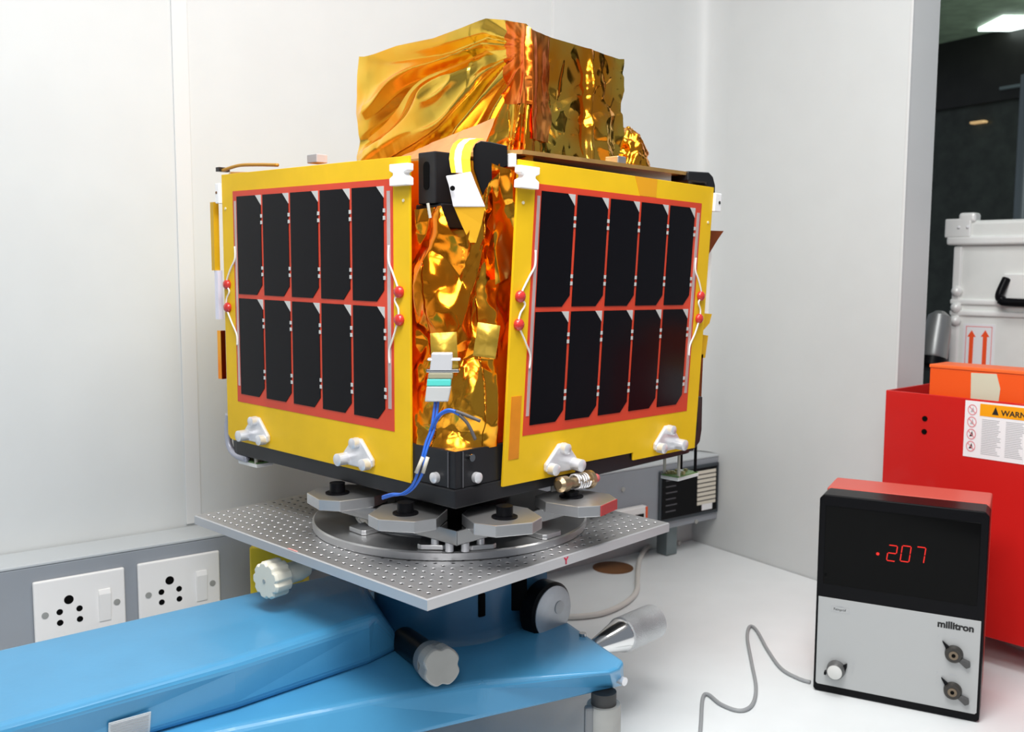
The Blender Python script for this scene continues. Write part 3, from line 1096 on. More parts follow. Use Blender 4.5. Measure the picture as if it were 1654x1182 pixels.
def topbox(u, v):
    p, n, zone = tb_base(u)
    tot = BL + BW
    d = u * tot
    z = TB0 + 0.001 + (top_z(u) - 0.001) * v
    q = V((p.x, p.y, z))
    if zone == 0:
        t = d / BL
        # long folds fanning from the upper right towards the lower left
        dx, dz = 1.02 - t, (0.82 - v) * 0.52
        ang = math.atan2(dz, dx + 1e-4)
        rad = math.hypot(dx, dz)
        env = min(1, rad * 2.2) * min(1, t * 10 + 0.3)
        w = noise.noise(V((ang * 3, rad * 2, 4)))
        fold = tri(ang * 3.2 + w * 0.9 + 0.35) * 0.024 + tri(ang * 8.0 + w * 1.4) * 0.0045
        o_ = (fold - 0.012) * env
        o_ += 0.006 * crumple(q, 12, 2.0) * max(0.15, 1 - v * 1.3 if t < 0.7 else 0.8)
        if v < 0.3:
            o_ += (0.3 - v) * 0.012 * crumple(q, 45, 9)
    else:
        t = (d - BL) / BW
        o_ = 0.013 * crumple(q, 13, 5.0) + 0.0035 * crumple(q, 30, 8.0)
        o_ += 0.010 * math.exp(-((t - 0.62) / 0.025) ** 2)
    dc = abs(d - BL)
    if dc < 0.035:                                  # puffed, pleated front corner
        k = 1 - dc / 0.035
        n = (V((-1, 0, 0)) * (1 if zone == 0 else 0.5) + V((0, -1, 0)) * (1 if zone == 1 else 0.5)).normalized()
        o_ = o_ * (1 - k * 0.7) + 0.003 * k + 0.005 * k * tri(dc * 60 + 0.3)
    # tuck the top edge slightly in, slumping round the upper rim
    if v > 0.85:
        k = (v - 0.85) / 0.15
        o_ = o_ * (1 - k * 0.8) - 0.002 * k
    if v < 0.06:
        o_ = max(o_, -0.004) + 0.004
    return q + n * o_


top_foil = skin('foil_box_cover', topbox, 300, 110, FOIL, sat)
# the left face is a smoother sheet: its own material slot
top_foil.data.materials.append(FOILF)
for pl in top_foil.data.polygons:
    if (pl.index % 300) < 300 * BL / (BL + BW) * 0.93:
        pl.material_index = 1


def roof(u, v):
    a = topbox(u, 1.0)
    c = V((TBx0 + BW * 0.6, TBy0 + BL * 0.5, a.z))
    p = a.lerp(V((c.x, c.y, TB0 + BH - 0.004)), v)
    return p


skin('foil_box_roof', roof, 150, 8, FOIL, sat)
# back faces close the box
MB().box(TBx0 + 0.006, TBy0 + 0.006, TB0 + 0.001, TBx0 + BW - 0.004, TBy0 + BL - 0.004, TB0 + BH - 0.014).build('foil_box_core', FOIL, sat)


def bulb(u, v):
    c = sl(ypt(1012, 262, 1.40))
    th = u * 2 * math.pi
    ph = (v - 0.5) * math.pi
    r = 0.034
    q = V((math.cos(th) * math.cos(ph), math.sin(th) * math.cos(ph), math.sin(ph) * 1.7))
    p = V((c.x, c.y, TB0 + 0.020)) + q * r
    p += q * (0.008 * crumple(p, 34, 4) + 0.003 * crumple(p, 80, 4))
    if p.z < TB0 + 0.001:
        p.z = TB0 + 0.001
    return p


skin('foil_bulb', bulb, 90, 60, FOILO, sat)
# orange tape folded over the upper front corner of the foil box
def corner_tape(u, v):
    d = BL + (u - 0.5) * 0.075
    p = topbox(d / (BL + BW), 0.42 + 0.575 * v - (0.25 * (1 - v) if u > 0.5 else 0))
    n = V((-1, 0, 0)) if d < BL else V((0, -1, 0))
    return p + n * 0.0022 + V((-0.0016, -0.0016, 0)) * (1 - abs(2 * u - 1))


skin('corner_tape', corner_tape, 40, 50, foil_mat('orange_tape_foil', (0.95, 0.20, 0.02), (1.0, 0.42, 0.10), 0.28, 0.08, 20), sat)
# peach-coloured foil skirt along the foot of the foil box
pk = mat('peach_foil', (0.95, 0.42, 0.16), 0.38, metal=0.55, var=0.12)


def skirt(u, v):
    a = V((TBx0 - 0.022 - 0.045 * u, TBy0 + BL - 0.01, 0)).lerp(V((TBx0 - 0.10, TBy0 - 0.02, 0)), u)
    top_ = 0.006 + 0.034 * u ** 1.2
    p = V((a.x, a.y, TB0 + 0.001 + top_ * v))
    p += V((-1, 0.1, 0)) * (0.003 * crumple(p, 25, 6) - 0.010 * v)
    return p + V((0.012 * v, 0, 0))


skin('foil_skirt', skirt, 80, 10, pk, sat)

# --- solar panels
CU0, CPITCH, CW = 0.0370, 0.0597, 0.0550
ROWS = ((0.0645, 0.1895), (0.1950, 0.3195))
NW, PHH = 0.3725, 0.349


def solar_panel(o, yaw, tilt, roll, side):
    R = V((math.cos(yaw), math.sin(yaw), 0))
    N = V((math.sin(yaw), -math.cos(yaw), 0))
    Z2 = N * math.sin(tilt) + Z * math.cos(tilt)
    Rr = R * math.cos(roll) + Z2 * math.sin(roll)
    Zr = -R * math.sin(roll) + Z2 * math.cos(roll)
    nz = Rr.cross(Zr)
    M = SMi @ frame(o, Rr, Zr, nz)
    T = 0.003
    if side == 'R':
        poly = [(0, 0), (0.1215, 0), (0.1225, 0.0100), (0.2335, 0.0100), (0.2345, 0.0), (NW, 0), (NW, PHH), (0, PHH)]
    else:
        poly = [(0.012, 0), (NW, 0), (NW, PHH), (0, PHH), (0, 0.006), (0.006, 0.001)]
    pn = MB().prism(poly, -T, 0).build('solar_panel', YEL, sat, matrix=M, bevel=0.0004)
    pn['label'] = 'yellow solar panel with ten black cells'
    MB().box(0.0270, 0.0535, 0.0, 0.3460, 0.3265, 0.0004).build('red_backing', REDK, pn)
    for (v0, v1) in ROWS:
        for k in range(5):
            x0 = CU0 + k * CPITCH
            x1 = x0 + CW
            c = 0.0125
            MB().prism([(x0, v0), (x1 - c, v0), (x1, v0 + c), (x1, v1 - c), (x1 - c, v1), (x0, v1)], 0.0004, 0.0011).build('solar_cell', CELL, pn)
            MB().prism([(x1 + 0.0006, v1), (x1 - c + 0.0006, v1), (x1 + 0.0006, v1 - c)], 0.0004, 0.0010).build('cell_corner', CELLC, pn)
            for vv in (v0 + 0.026, v0 + 0.034, v1 - 0.026, v1 - 0.034):
                MB().box(x1 - 0.0004, vv - 0.0021, 0.0009, x1 + 0.0034, vv + 0.0021, 0.0015).build('interconnect', CELLC, pn)
    for (a, b, w) in ((0.0305, 0.075, 0.0045), (0.3365, 0.078, 0.0055)):
        MB().box(a, b, 0.0004, a + w, 0.314, 0.0010).build('bus_strip', BUSB, pn)
    # wires and red sealant blobs
    for (xe, xo) in ((0.0310, 0.0105), (0.3400, 0.3570)):
        MB().tube([(xe, 0.256, 0.0016), (xe, 0.240, 0.002), ((xe + xo) / 2, 0.226, 0.003), (xo, 0.208, 0.003), ((xo * 2 + xe) / 3, 0.198, 0.003),
                   (xo, 0.188, 0.003), (xo - 0.001, 0.176, 0.003), ((xe + xo) / 2, 0.158, 0.003), (xe, 0.142, 0.002), (xe, 0.128, 0.0016)], 0.0011, 8).build('wire', WIREW, pn, smooth='all')
        for vv in (0.2065, 0.1765):
            MB().ball((xo, vv, 0.002), 0.0068, 14, sz=0.75).build('sealant_blob', BLOB, pn, smooth='all')
    # hinge bosses
    for ub in ((0.0760, 0.2860) if side == 'L' else (0.0905, 0.3000)):
        pl = [(-0.031, -0.006), (-0.027, -0.013), (0.020, -0.013), (0.031, -0.008), (0.031, 0.001), (0.006, 0.026), (-0.009, 0.026), (-0.031, 0.003)]
        if side == 'R':
            pl = [(-a_, b_) for (a_, b_) in pl]
        pl = [(a_ * 0.86 + ub, b_ * 0.86 + 0.0165) for (a_, b_) in pl]
        br = MB().prism(pl, 0.0, 0.006).build('hinge_bracket', ALU, pn, bevel=0.0022, seg=3)
        sg = 1 if side == 'L' else -1
        mb = MB()
        for (a_, b_, r_, h_) in ((-0.022, -0.004, 0.0072, 0.016), (0.021, -0.005, 0.0066, 0.011), (0.0, 0.019, 0.0062, 0.010)):
            c = V((ub + sg * a_ * 0.9, 0.0165 + b_ * 0.9, 0.004))
            mb.lathe([(r_, 0), (r_, h_ - 0.001), (r_ - 0.0015, h_)], c, (0, 0, 1), 20)
        mb.build('boss', ALU, pn, smooth=True)
    # white edge clips
    def clip(x0, x1, y0, y1):
        xm0, xm1 = x0 + (x1 - x0) * 0.2, x1 - (x1 - x0) * 0.2
        h = y1 - y0
        MB().prism([(x0, y0), (x1, y0), (x1, y0 + h * 0.34), (xm1, y0 + h * 0.48), (xm1, y0 + h * 0.58), (x1, y0 + h * 0.68), (x1, y1), (x0, y1), (x0, y0 + h * 0.68), (xm0, y0 + h * 0.58), (xm0, y0 + h * 0.48), (x0, y0 + h * 0.34)],
                   0.0, 0.009).build('edge_clip', WHITEP, pn, bevel=0.0008)
    if side == 'L':
        clip(0.3505, 0.3795, 0.3180, 0.3405)
        MB().box(-0.010, 0.312, -0.012, -0.0005, 0.338, 0.004).build('edge_clip', WHITEP, pn, bevel=0.001)
        MB().cyl((-0.0065, 0.326, 0.004), (-0.0065, 0.326, 0.0045), 0.0018, n=12).build('clip_pin', BROWN, pn)
    else:
        clip(-0.006, 0.0235, 0.3195, 0.3425)
        MB().box(NW + 0.0005, 0.318, -0.020, NW + 0.016, 0.342, 0.003).build('edge_clip', WHITEP, pn, bevel=0.001)
        MB().cyl((NW + 0.011, 0.330, 0.003), (NW + 0.011, 0.330, 0.0036), 0.0022, n=12).build('clip_pin', INK, pn)
        MB().box(0.0065, 0.0290, 0.0, 0.0225, 0.0985, 0.0005).build('amber_tape', YELTAPE, pn)
        MB().prism([(0.200, 0.349), (0.212, 0.327), (0.245, 0.327), (0.245, 0.349)], 0.0, 0.0004).build('amber_tape', mat('pale_amber_tape', (0.80, 0.36, 0.01), 0.35), pn)
    for (xx, yy) in ((0.009, 0.305), (0.3635, 0.303)):
        MB().cyl((xx, yy, 0), (xx, yy, 0.0012), 0.0017, n=12).build('rivet', mat('pale_rivet', (0.8, 0.72, 0.5), 0.4), pn)
    return pn


solar_panel(V((-0.3811, 1.2879, 0.3923)), -0.752, 0.0066, -0.0094, 'L')
solar_panel(V((-0.0096, 1.0327, 0.3853)), 0.8035, 0.049, -0.0154, 'R')
# the two panels on the far sides, seen edge-on
MB().box(0.022, S + 0.012, 0.018, 0.42, S + 0.015, 0.352).build('rear_solar_panel', YEL, sat)
MB().box(S + 0.010, 0.03, 0.018, S + 0.013, 0.43, 0.352).build('rear_solar_panel', YEL, sat)
# details at the left edge
MB().box(-0.004, S + 0.003, 0.245, 0.004, S + 0.011, 0.335).build('marked_strip', mat('ochre_strip', (0.62, 0.36, 0.01), 0.4, var=0.2), sat)
MB().box(-0.003, S - 0.002, 0.180, 0.004, S + 0.006, 0.245).build('white_ribbon', mat('lilac_white_ribbon', (0.75, 0.74, 0.85), 0.4), sat)
MB().box(-0.003, S - 0.006, 0.100, 0.004, S + 0.003, 0.165).build('foil_edge', FOILO, sat)
MB().box(-0.004, 0.446, HT + 0.001, 0.012, S - 0.006, HT + 0.0065).build('deck_bar', BLACK, sat)
MB().tube([(0.0, 0.444, HT + 0.002), (0.004, 0.41, HT + 0.0065), (0.008, 0.37, HT + 0.005), (0.01, 0.33, HT + 0.002)], 0.0022, 8).build('amber_lead', mat('amber_lead', (0.45, 0.22, 0.02), 0.4), sat, smooth='all')
for p in (sl(ypt(508, 262, 1.19)), sl(ypt(991, 268, 1.20))):
    MB().box(p.x - 0.004, p.y - 0.010, HT + 0.0016, p.x + 0.012, p.y + 0.010, HT + 0.012).build('deck_tab', ALUB if p.y < p.x else mat('satin_tab', (0.40, 0.40, 0.41), 0.5, metal=0.1), sat, bevel=0.001)
# grey bracket lower left, black bracket lower right, black hook upper right
def pipe(pts, r, name, mt, w=None):
    MB().tube(pts, r, 12).build(name, mt, sat, smooth='all')
q = [(0.006, S - 0.006, 0.052), (0.006, S - 0.002, 0.03), (0.006, S - 0.006, 0.008), (0.006, S - 0.022, -0.002), (0.006, S - 0.05, -0.004)]
pipe(q, 0.0045, 'hold_down_bracket', mat('grey_bracket', (0.42, 0.43, 0.50), 0.4, metal=0.3))
q = [(S + 0.004, 0.010, 0.075), (S + 0.004, 0.010, 0.03), (S, 0.010, 0.012), (S - 0.02, 0.010, 0.006), (S - 0.06, 0.010, 0.008)]
mb = MB()
mb.prism([(S - 0.05, 0.002), (S - 0.01, 0.002), (S + 0.006, 0.012), (S + 0.010, 0.028), (S + 0.010, 0.075), (S - 0.004, 0.075), (S - 0.004, 0.03), (S - 0.05, 0.03)], 0, 0.035,
         frame(V((0, 0.004, 0)), V((1, 0, 0)), V((0, 0, 1)), V((0, 1, 0))))
mb.build('hold_down_bracket', BLACK, sat, bevel=0.002)
mb = MB()
mb.prism([(S - 0.055, HT + 0.002), (S - 0.055, HT - 0.011), (S - 0.012, HT - 0.011), (S - 0.004, HT - 0.020), (S - 0.004, HT - 0.035), (S + 0.010, HT - 0.035), (S + 0.010, HT - 0.012), (S + 0.004, HT - 0.001), (S - 0.006, HT + 0.004)], 0, 0.028,
         frame(V((0, -0.008, 0)), V((1, 0, 0)), V((0, 0, 1)), V((0, 1, 0))))
mb.build('edge_hook', BLACK, sat, bevel=0.002)
# foil flaps behind the right panel
def tri_flap(name, px, Y, mt):
    pts = [sl(ypt(x, y, Y)) for (x, y) in px]
    n = len(pts)
    vs = pts + [p + V((0.01, 0.01, 0)) * 0.15 for p in pts]
    MB().loft(vs[:n], vs[n:]).build(name, mt, sat)
tri_flap('foil_flap', [(1140, 372), (1169, 373), (1160, 386), (1138, 422)], 1.36, mat('brown_foil', (0.30, 0.07, 0.02), 0.3, metal=0.5, var=0.3))
tri_flap('foil_flap', [(1126, 505), (1150, 507), (1146, 522), (1126, 545)], 1.36, mat('yellow_foil', (0.85, 0.48, 0.02), 0.35, metal=0.3))
tri_flap('foil_flap', [(1122, 538), (1144, 542), (1139, 578), (1120, 578)], 1.37, mat('yellow_foil', (0.85, 0.48, 0.02), 0.35))
tri_flap('foil_flap', [(1122, 575), (1136, 572), (1133, 640), (1128, 680), (1120, 680)], 1.37, mat('brown_foil', (0.30, 0.07, 0.02), 0.3))
tri_flap('white_board_edge', [(1126, 395), (1150, 395), (1144, 512), (1124, 512)], 1.39, WHITEP)
# hinge block and tape-spring hinge at the top of the open corner

blk = MB().box(0.012, 0.0417, 0.316, 0.041, 0.069, HT - 0.0035).build('hinge_block', BLACK, sat, bevel=0.0012)
Mslot = frame(V((0.0118, 0.0555, 0.345)), V((0, 1, 0)), Z, V((-1, 0, 0)))
sp = []
for k in range(20):
    t = 2 * math.pi * k / 20
    sp.append((0.0045 * math.cos(t), 0.005 * math.sin(t) + (0.0095 if math.sin(t) >= 0 else -0.0095)))
MB().prism(sp, 0.0, 0.0006, Mslot).build('slot', HOLE, blk)
MB().box(0.016, 0.036, 0.290, 0.06, 0.078, 0.316).build('hinge_shelf', BLACK, sat, bevel=0.0015)
MB().cyl(sl(ypt(691, 328, 1.0)), sl(ypt(695, 352, 1.0)), 0.0016, n=10).build('hinge_pin', BEIGE, sat, smooth=True)


def strip(lp, rp, th, name, mt, parent=None, bevel=0.0003):
    a = [sl(ypt(*q)) for q in lp]
    b = [sl(ypt(*q)) for q in rp]
    vs, fs = [], []
    n = len(a)
    back = V((0.7071, 0.7071, 0)) * th
    for i in range(n):
        vs += [a[i], b[i], b[i] + back, a[i] + back]
    for i in range(n - 1):
        for k in range(4):
            k2 = (k + 1) % 4
            fs.append((i * 4 + k, i * 4 + k2, i * 4 + 4 + k2, i * 4 + 4 + k))
    fs += [(0, 1, 2, 3), (4 * n - 1, 4 * n - 2, 4 * n - 3, 4 * n - 4)]
    return MB().add(vs, fs).build(name, mt, parent or sat, bevel=bevel)


def lerp3(l, r, t):
    return [tuple(a + (b - a) * t for a, b in zip(p, q)) for p, q in zip(l, r)]


tl_ = [(752, 223, 1.045), (741, 225, 1.03), (732, 232, 1.012), (727, 243, 1.0), (725.5, 256, 0.992), (727, 268, 0.988), (729, 279, 0.986)]
tr_ = [(783, 224, 1.055), (773, 226, 1.045), (765, 234, 1.03), (761, 245, 1.02), (759.5, 257, 1.012), (760, 268, 1.008), (761, 279, 1.004)]
ts = strip(tl_, lerp3(tl_, tr_, 0.24), 0.0012, 'tape_spring', TAPEY)
strip(lerp3(tl_, tr_, 0.24), lerp3(tl_, tr_, 0.56), 0.0012, 'tape_stripe', WHITEP, ts)
strip(lerp3(tl_, tr_, 0.56), lerp3(tl_, tr_, 1.0), 0.0012, 'tape_stripe', TAPEY, ts)
a_ = [(720, 284, 0.985), (725, 300, 0.987), (732, 334, 0.99)]
b_ = [(761, 277, 1.0), (768, 296, 1.002), (784, 334, 1.005)]
wb = strip(a_, b_, 0.007, 'hinge_end_fitting', mat('pale_grey_plastic', (0.78, 0.77, 0.80), 0.35), bevel=0.001)
c = sl(ypt(731, 304, 0.985))
MB().cyl(c, c + V((-0.7, -0.7, 0)) * 0.001, 0.0026, n=14).build('fitting_hole', HOLE, wb)
strip([(733, 334, 0.992), (745, 362, 0.998), (759, 392, 1.004)], [(784, 334, 1.006), (778, 362, 1.008), (769, 392, 1.008)], 0.0015, 'tape_tail', mat('amber_yellow_tape', (0.80, 0.42, 0.02), 0.3), ts)
ol = [(764, 240), (768, 232), (777, 227.5), (792, 229), (819, 235), (820, 268), (810, 272), (800, 300), (787, 332), (776, 305), (765, 272)]
pf_ = [sl(ypt(x, y, 1.040)) for (x, y) in ol]
pb_ = [p + V((0.7071, 0.7071, 0)) * 0.02 for p in pf_]
MB().loft(pf_, pb_).build('hinge_arch', BLACKP, sat, bevel=0.0008)
p0, p1 = sl(ypt(826, 248, 1.045)), sl(ypt(827, 270, 1.045))
MB().box(p1.x - 0.003, p1.y - 0.003, p1.z, p1.x + 0.004, p1.y + 0.004, p0.z).build('white_post', WHITEP, sat, bevel=0.0006)
# dark cavity top behind the hinges
# --- plug with blue leads
cn = empty('plug_connector')
cn.parent = sat


def cpart(name, y0, y1, xa, xb, dep, mt, r=None):
    lp = [(xa[0], y0, dep), (xa[1], y1, dep)]
    rp = [(xb[0], y0, dep), (xb[1], y1, dep)]
    o = strip(lp, rp, 0.011, name, mt, bevel=0.0012)
    o.parent = sat
    return o


PD = 0.945
c1_ = cpart('connector_shell', 570, 600, (697, 694), (731, 730), PD, ALU)
cpart('connector_flange', 596, 602, (688, 688), (742, 742), PD, STEELD)
cpart('connector_flange', 579, 583, (690, 690), (744, 744), PD, ALU)
cpart('connector_collar', 602, 612, (692, 691), (732, 731), PD, mat('olive_collar', (0.35, 0.33, 0.22), 0.35))
cpart('connector_insert', 612, 624, (690, 689), (729, 728), PD, TEAL)
cpart('connector_plug', 624, 649, (689, 686), (729, 724), PD, CLEARG)
bpy.data.objects.remove(cn)
for k, dx in enumerate((0, 5)):
    pts = [(703 + dx, 648, .953), (697 + dx, 690, .945), (688 + dx, 715, .94), (682 + dx * .8, 738, .936), (675 + dx * 1.6, 762, .935), (666 + dx, 784, .94), (650 + dx, 797, .95), (633, 800 - dx * .4, .965), (618, 805 - dx * .6, .98)]
    MB().tube([sl(ypt(*q)) for q in pts], 0.0014, 8).build('blue_lead', WBLUE, sat, smooth='all')
    MB().tube([sl(ypt(683 + dx * 1.6, 738, .9345)), sl(ypt(672 + dx * 2.2, 764, .9335))], 0.0019, 10, smooth=0).build('lead_sleeve', BEIGE, sat, smooth='all')
for pts, tip in (([(694, 697, .944), (706, 673, .94), (722, 662, .938), (736, 664, .937)], [(736, 664, .937), (752, 670, .937), (776, 680, .937)]),
                 ([(700, 690, .944), (712, 670, .94), (728, 664, .938), (742, 670, .937)], [(742, 670, .937), (756, 685, .937), (768, 710, .937)])):
    MB().tube([sl(ypt(*q)) for q in pts], 0.0014, 8).build('blue_lead', WBLUE, sat, smooth='all')
    MB().tube([sl(ypt(*q)) for q in tip], 0.0017, 8).build('sleeved_end', mat('dark_sleeve', (0.10, 0.09, 0.09), 0.5), sat, smooth='all')
# --- bits below the base frame
# coiled connector
c0_ = sl(ypt(902, 783, 1.075))
c1_ = sl(ypt(962, 772, 1.13))
ax_ = (c1_ - c0_).normalized()
Lc = (c1_ - c0_).length
con = MB().lathe([(0.005, 0), (0.009, 0.003), (0.009, 0.014), (0.006, 0.016), (0.006, Lc * 0.75), (0.011, Lc * 0.76), (0.011, Lc * 0.84), (0.004, Lc * 0.86), (0.004, Lc)], c0_, ax_, 24).build('coaxial_connector', mat('brass', (0.55, 0.42, 0.26), 0.3, metal=0.9, var=0.3), sat, smooth=True)
mb = MB()
up_ = V((0, 0, 1))
sd_ = ax_.cross(up_).normalized()
up2 = sd_.cross(ax_)
pts = []
for k in range(60):
    t = k / 59
    a = t * 2 * math.pi * 5
    pts.append(c0_ + ax_ * (Lc * (0.40 + 0.32 * t)) + sd_ * (0.0085 * math.cos(a)) + up2 * (0.0085 * math.sin(a)))
mb.tube(pts, 0.0013, 6, smooth=0)
mb.build('spring_coil', ALU, con, smooth='all')
MB().ball(c1_, 0.0055, 12).build('red_cap', mat('dull_red_cap', (0.45, 0.10, 0.10), 0.5), con, smooth='all')
p0, p1 = ypt(950, 745, 1.16), ypt(980, 775, 1.16)
pa, pb = sl(p0), sl(p1)
MB().box(0.165, 0.012, -0.0095, 0.203, 0.014, 0.012).build('grey_plate', mat('clear_grey_plate', (0.32, 0.33, 0.32), 0.4), sat)


def board(px, Y, w, d, label=None):
    p = sl(ypt(px[0], px[1], Y))
    b = MB().box(p.x - w / 2, p.y - d / 2, p.z - 0.005, p.x + w / 2, p.y + d / 2, p.z).build('sensor_board', mat('white_board_base', (0.80, 0.80, 0.78), 0.35), sat, bevel=0.001)
    MB().box(p.x - w / 2 + .001, p.y - d / 2 + .001, p.z, p.x + w / 2 - .001, p.y + d / 2 - .001, p.z + 0.0018).build('circuit_layer', PCB, b)
    mb = MB()
    random.seed(3)
    for k in range(9):
        x, y = p.x + random.uniform(-.4, .4) * w, p.y + random.uniform(-.4, .4) * d
        mb.box(x - .002, y - .002, p.z + .0018, x + .002, y + .002, p.z + random.uniform(.003, .007))
    mb.build('components', mat('mixed_components', (0.45, 0.40, 0.20), 0.4, var=0.6), b)
    MB().box(p.x - .0035, p.y - .0035, p.z + .0018, p.x + .0035, p.y + .0035, p.z + .006).build('chip', WHITEP, b, bevel=0.0008)
    for (x, y) in ((-.4, -.4), (.4, -.4), (.4, .4), (-.4, .4)):
        MB().cyl((p.x + x * w, p.y + y * d, p.z), (p.x + x * w, p.y + y * d, 0.002), 0.0022, n=10).build('spacer', BLACKP if x > 0 else BEIGE, b)
    return b


board((1098, 765), 1.36, 0.052, 0.030)
board((413, 744), 1.28, 0.026, 0.045)
tag(sat, 'cube satellite with yellow solar panels and a gold foil box on top', 'satellite')

# ================================================================= METER
MB0, MB1 = V((0.4490, 1.3871, 0)), V((0.6453, 1.2820, 0))
mx = (MB1 - MB0).normalized()
mn = V((mx.y, -mx.x, 0))
MM = frame(MB0, mx, Z, mn)
mw, mh = (MB1 - MB0).length, 0.2965
mt_ = empty('digital_gauge_meter', matrix=MM)
back = 0.095
sh = MB().prism([(0, 0.004), (0.004, 0.001), (mw - 0.004, 0.001), (mw, 0.004), (mw, mh - 0.006), (mw - 0.006, mh), (0.006, mh), (0, mh - 0.006)], -0.050, 0.0).build('front_shell', BLACKP, mt_, bevel=0.0015)
MB().box(0.001, 0.012, -back - 0.035, mw - 0.001, mh + 0.0005, -0.050).build('red_housing', METRED, mt_, bevel=0.003)
for x in (0.02, mw - 0.02):
    MB().cyl((x, 0.0005, -back), (x, 0.013, -back), 0.008, n=16).build('rubber_foot', BLACKP, mt_)
lowH = 0.1445
MB().prism([(0.0035, 0.0145), (0.006, 0.012), (mw - 0.006, 0.012), (mw - 0.0035, 0.0145), (mw - 0.0035, lowH), (0.0035, lowH)], 0.0, 0.0012).build('control_panel', METW, mt_, bevel=0.0004)
# display recess
MB().box(0.009, lowH + 0.020, 0.0, mw - 0.010, mh - 0.016, 0.0008).build('display_window', GLASSB, mt_, bevel=0.0004)
MB().box(0.010, lowH + 0.032, 0.0008, 0.014, lowH + 0.036, 0.0012).build('window_mark', HOLE, mt_)


def mpix(x, y):
    p = MM.inverted() @ ppt(x, y, MB0, mn)
    return p.x, p.y


SEG = {'2': 'abged', '0': 'abcdef', '7': 'abc'}


def digit(ch, cx, cy, w, h):
    sl_ = 0.10
    t = 0.0013
    mb = MB()
    def bar(x0, y0, x1, y1):
        d = V((x1 - x0, y1 - y0, 0)).normalized()
        n = V((-d.y, d.x, 0)) * (t / 2)
        a = V((x0, y0, 0)) + d * 0.0007
        b = V((x1, y1, 0)) - d * 0.0007
        pts = [(p.x + p.y * sl_ + cx, p.y + cy) for p in (a - n, b - n, b + n, a + n)]
        mb.prism(pts, 0.0008, 0.0014)
    w2, h2 = w / 2, h / 2
    seg = {'a': (-w2, h2, w2, h2), 'b': (w2, h2, w2, 0), 'c': (w2, 0, w2, -h2), 'd': (w2, -h2, -w2, -h2), 'e': (-w2, -h2, -w2, 0), 'f': (-w2, 0, -w2, h2), 'g': (-w2, 0, w2, 0)}
    for k in SEG[ch]:
        bar(*seg[k])
    return mb.build('led_digit', LED, mt_)


for ch, (x, y) in zip('207', ((1441, 893), (1463, 894), (1486.5, 896))):
    u, z = mpix(x, y)
    digit(ch, u, z, 0.0115, 0.0225)
u, z = mpix(1418, 894)
MB().cyl((u, z, 0.0008), (u, z, 0.0014), 0.0022, n=14).build('led_point', LED, mt_)
I4 = Matrix.Identity(4)
u, z = mpix(1514, 1011)
text('brand_lettering', 'millitron', 0.0135, INK, mt_, Matrix.Translation((u, z, 0.0012)), bold=0.0006, sx=1.0)
u, z = mpix(1344, 984)
text('maker_lettering', 'Feinprüf', 0.0052, INK, mt_, Matrix.Translation((u + .0022, z, 0.0012)))
mb = MB()
w_, h_ = 0.0245, 0.0085
y_ = z - 0.0025
mb.box(u - .001, y_, .0012, u + w_, y_ + .0005, .0015)
mb.box(u - .001, y_ + h_, .0012, u + w_, y_ + h_ + .0005, .0015)
mb.box(u - .001, y_, .0012, u - .0005, y_ + h_, .0015)
mb.box(u + w_ - .0005, y_, .0012, u + w_, y_ + h_, .0015)
mb.prism([(u + .008, y_ + h_), (u + .0165, y_ + h_), (u + .0125, y_ + h_ + .0018)], .0012, .0015)
mb.build('maker_frame', GINK, mt_)
# toggles with ring sockets
for (x, y) in ((1541, 1055), (1539, 1114)):
    u, z = mpix(x, y)
    kb = MB().lathe([(0.0120, 0.0012), (0.0112, 0.0075), (0.0100, 0.0095)], (u, z, 0), (0, 0, 1), 32).build('selector_knob', mat('dark_knob', (0.035, 0.032, 0.028), 0.35), mt_, smooth=True)
    MB().lathe([(0.0060, 0.0095), (0.0060, 0.0105)], (u, z, 0), (0, 0, 1), 24).build('knob_ring', mat('bronze_ring', (0.22, 0.17, 0.12), 0.35, metal=0.7), kb, smooth=True)
    MB().lathe([(0.0026, 0.0105), (0.0026, 0.0112)], (u, z, 0), (0, 0, 1), 16).build('knob_core', HOLE, kb)
    MB().prism([(u - 0.004, z + 0.008), (u - 0.0085, z + 0.003), (u - 0.0155, z + 0.0165)], 0.0012, 0.006).build('pointer', BLACKP, kb, bevel=0.0006)
    MB().prism([(u + 0.006, z - 0.008), (u + 0.0095, z - 0.003), (u + 0.0205, z - 0.0065), (u + 0.0215, z - 0.0135), (u + 0.0165, z - 0.0165)], 0.0012, 0.0085).build('lever', mat('grey_black_lever', (0.07, 0.07, 0.07), 0.4), kb, bevel=0.0012)
    for k, dy in enumerate((0.020, 0.0125, 0.005)):
        text('scale_mark', '+-0'[k] if False else ('8', '1', '0')[k], 0.0038, GINK, mt_, Matrix.Translation((u - 0.022, z + dy, 0.0012)))
    MB().box(u - 0.0055, z + 0.0215, 0.0012, u + 0.0035, z + 0.0228, 0.0014).build('scale_mark', GINK, mt_)
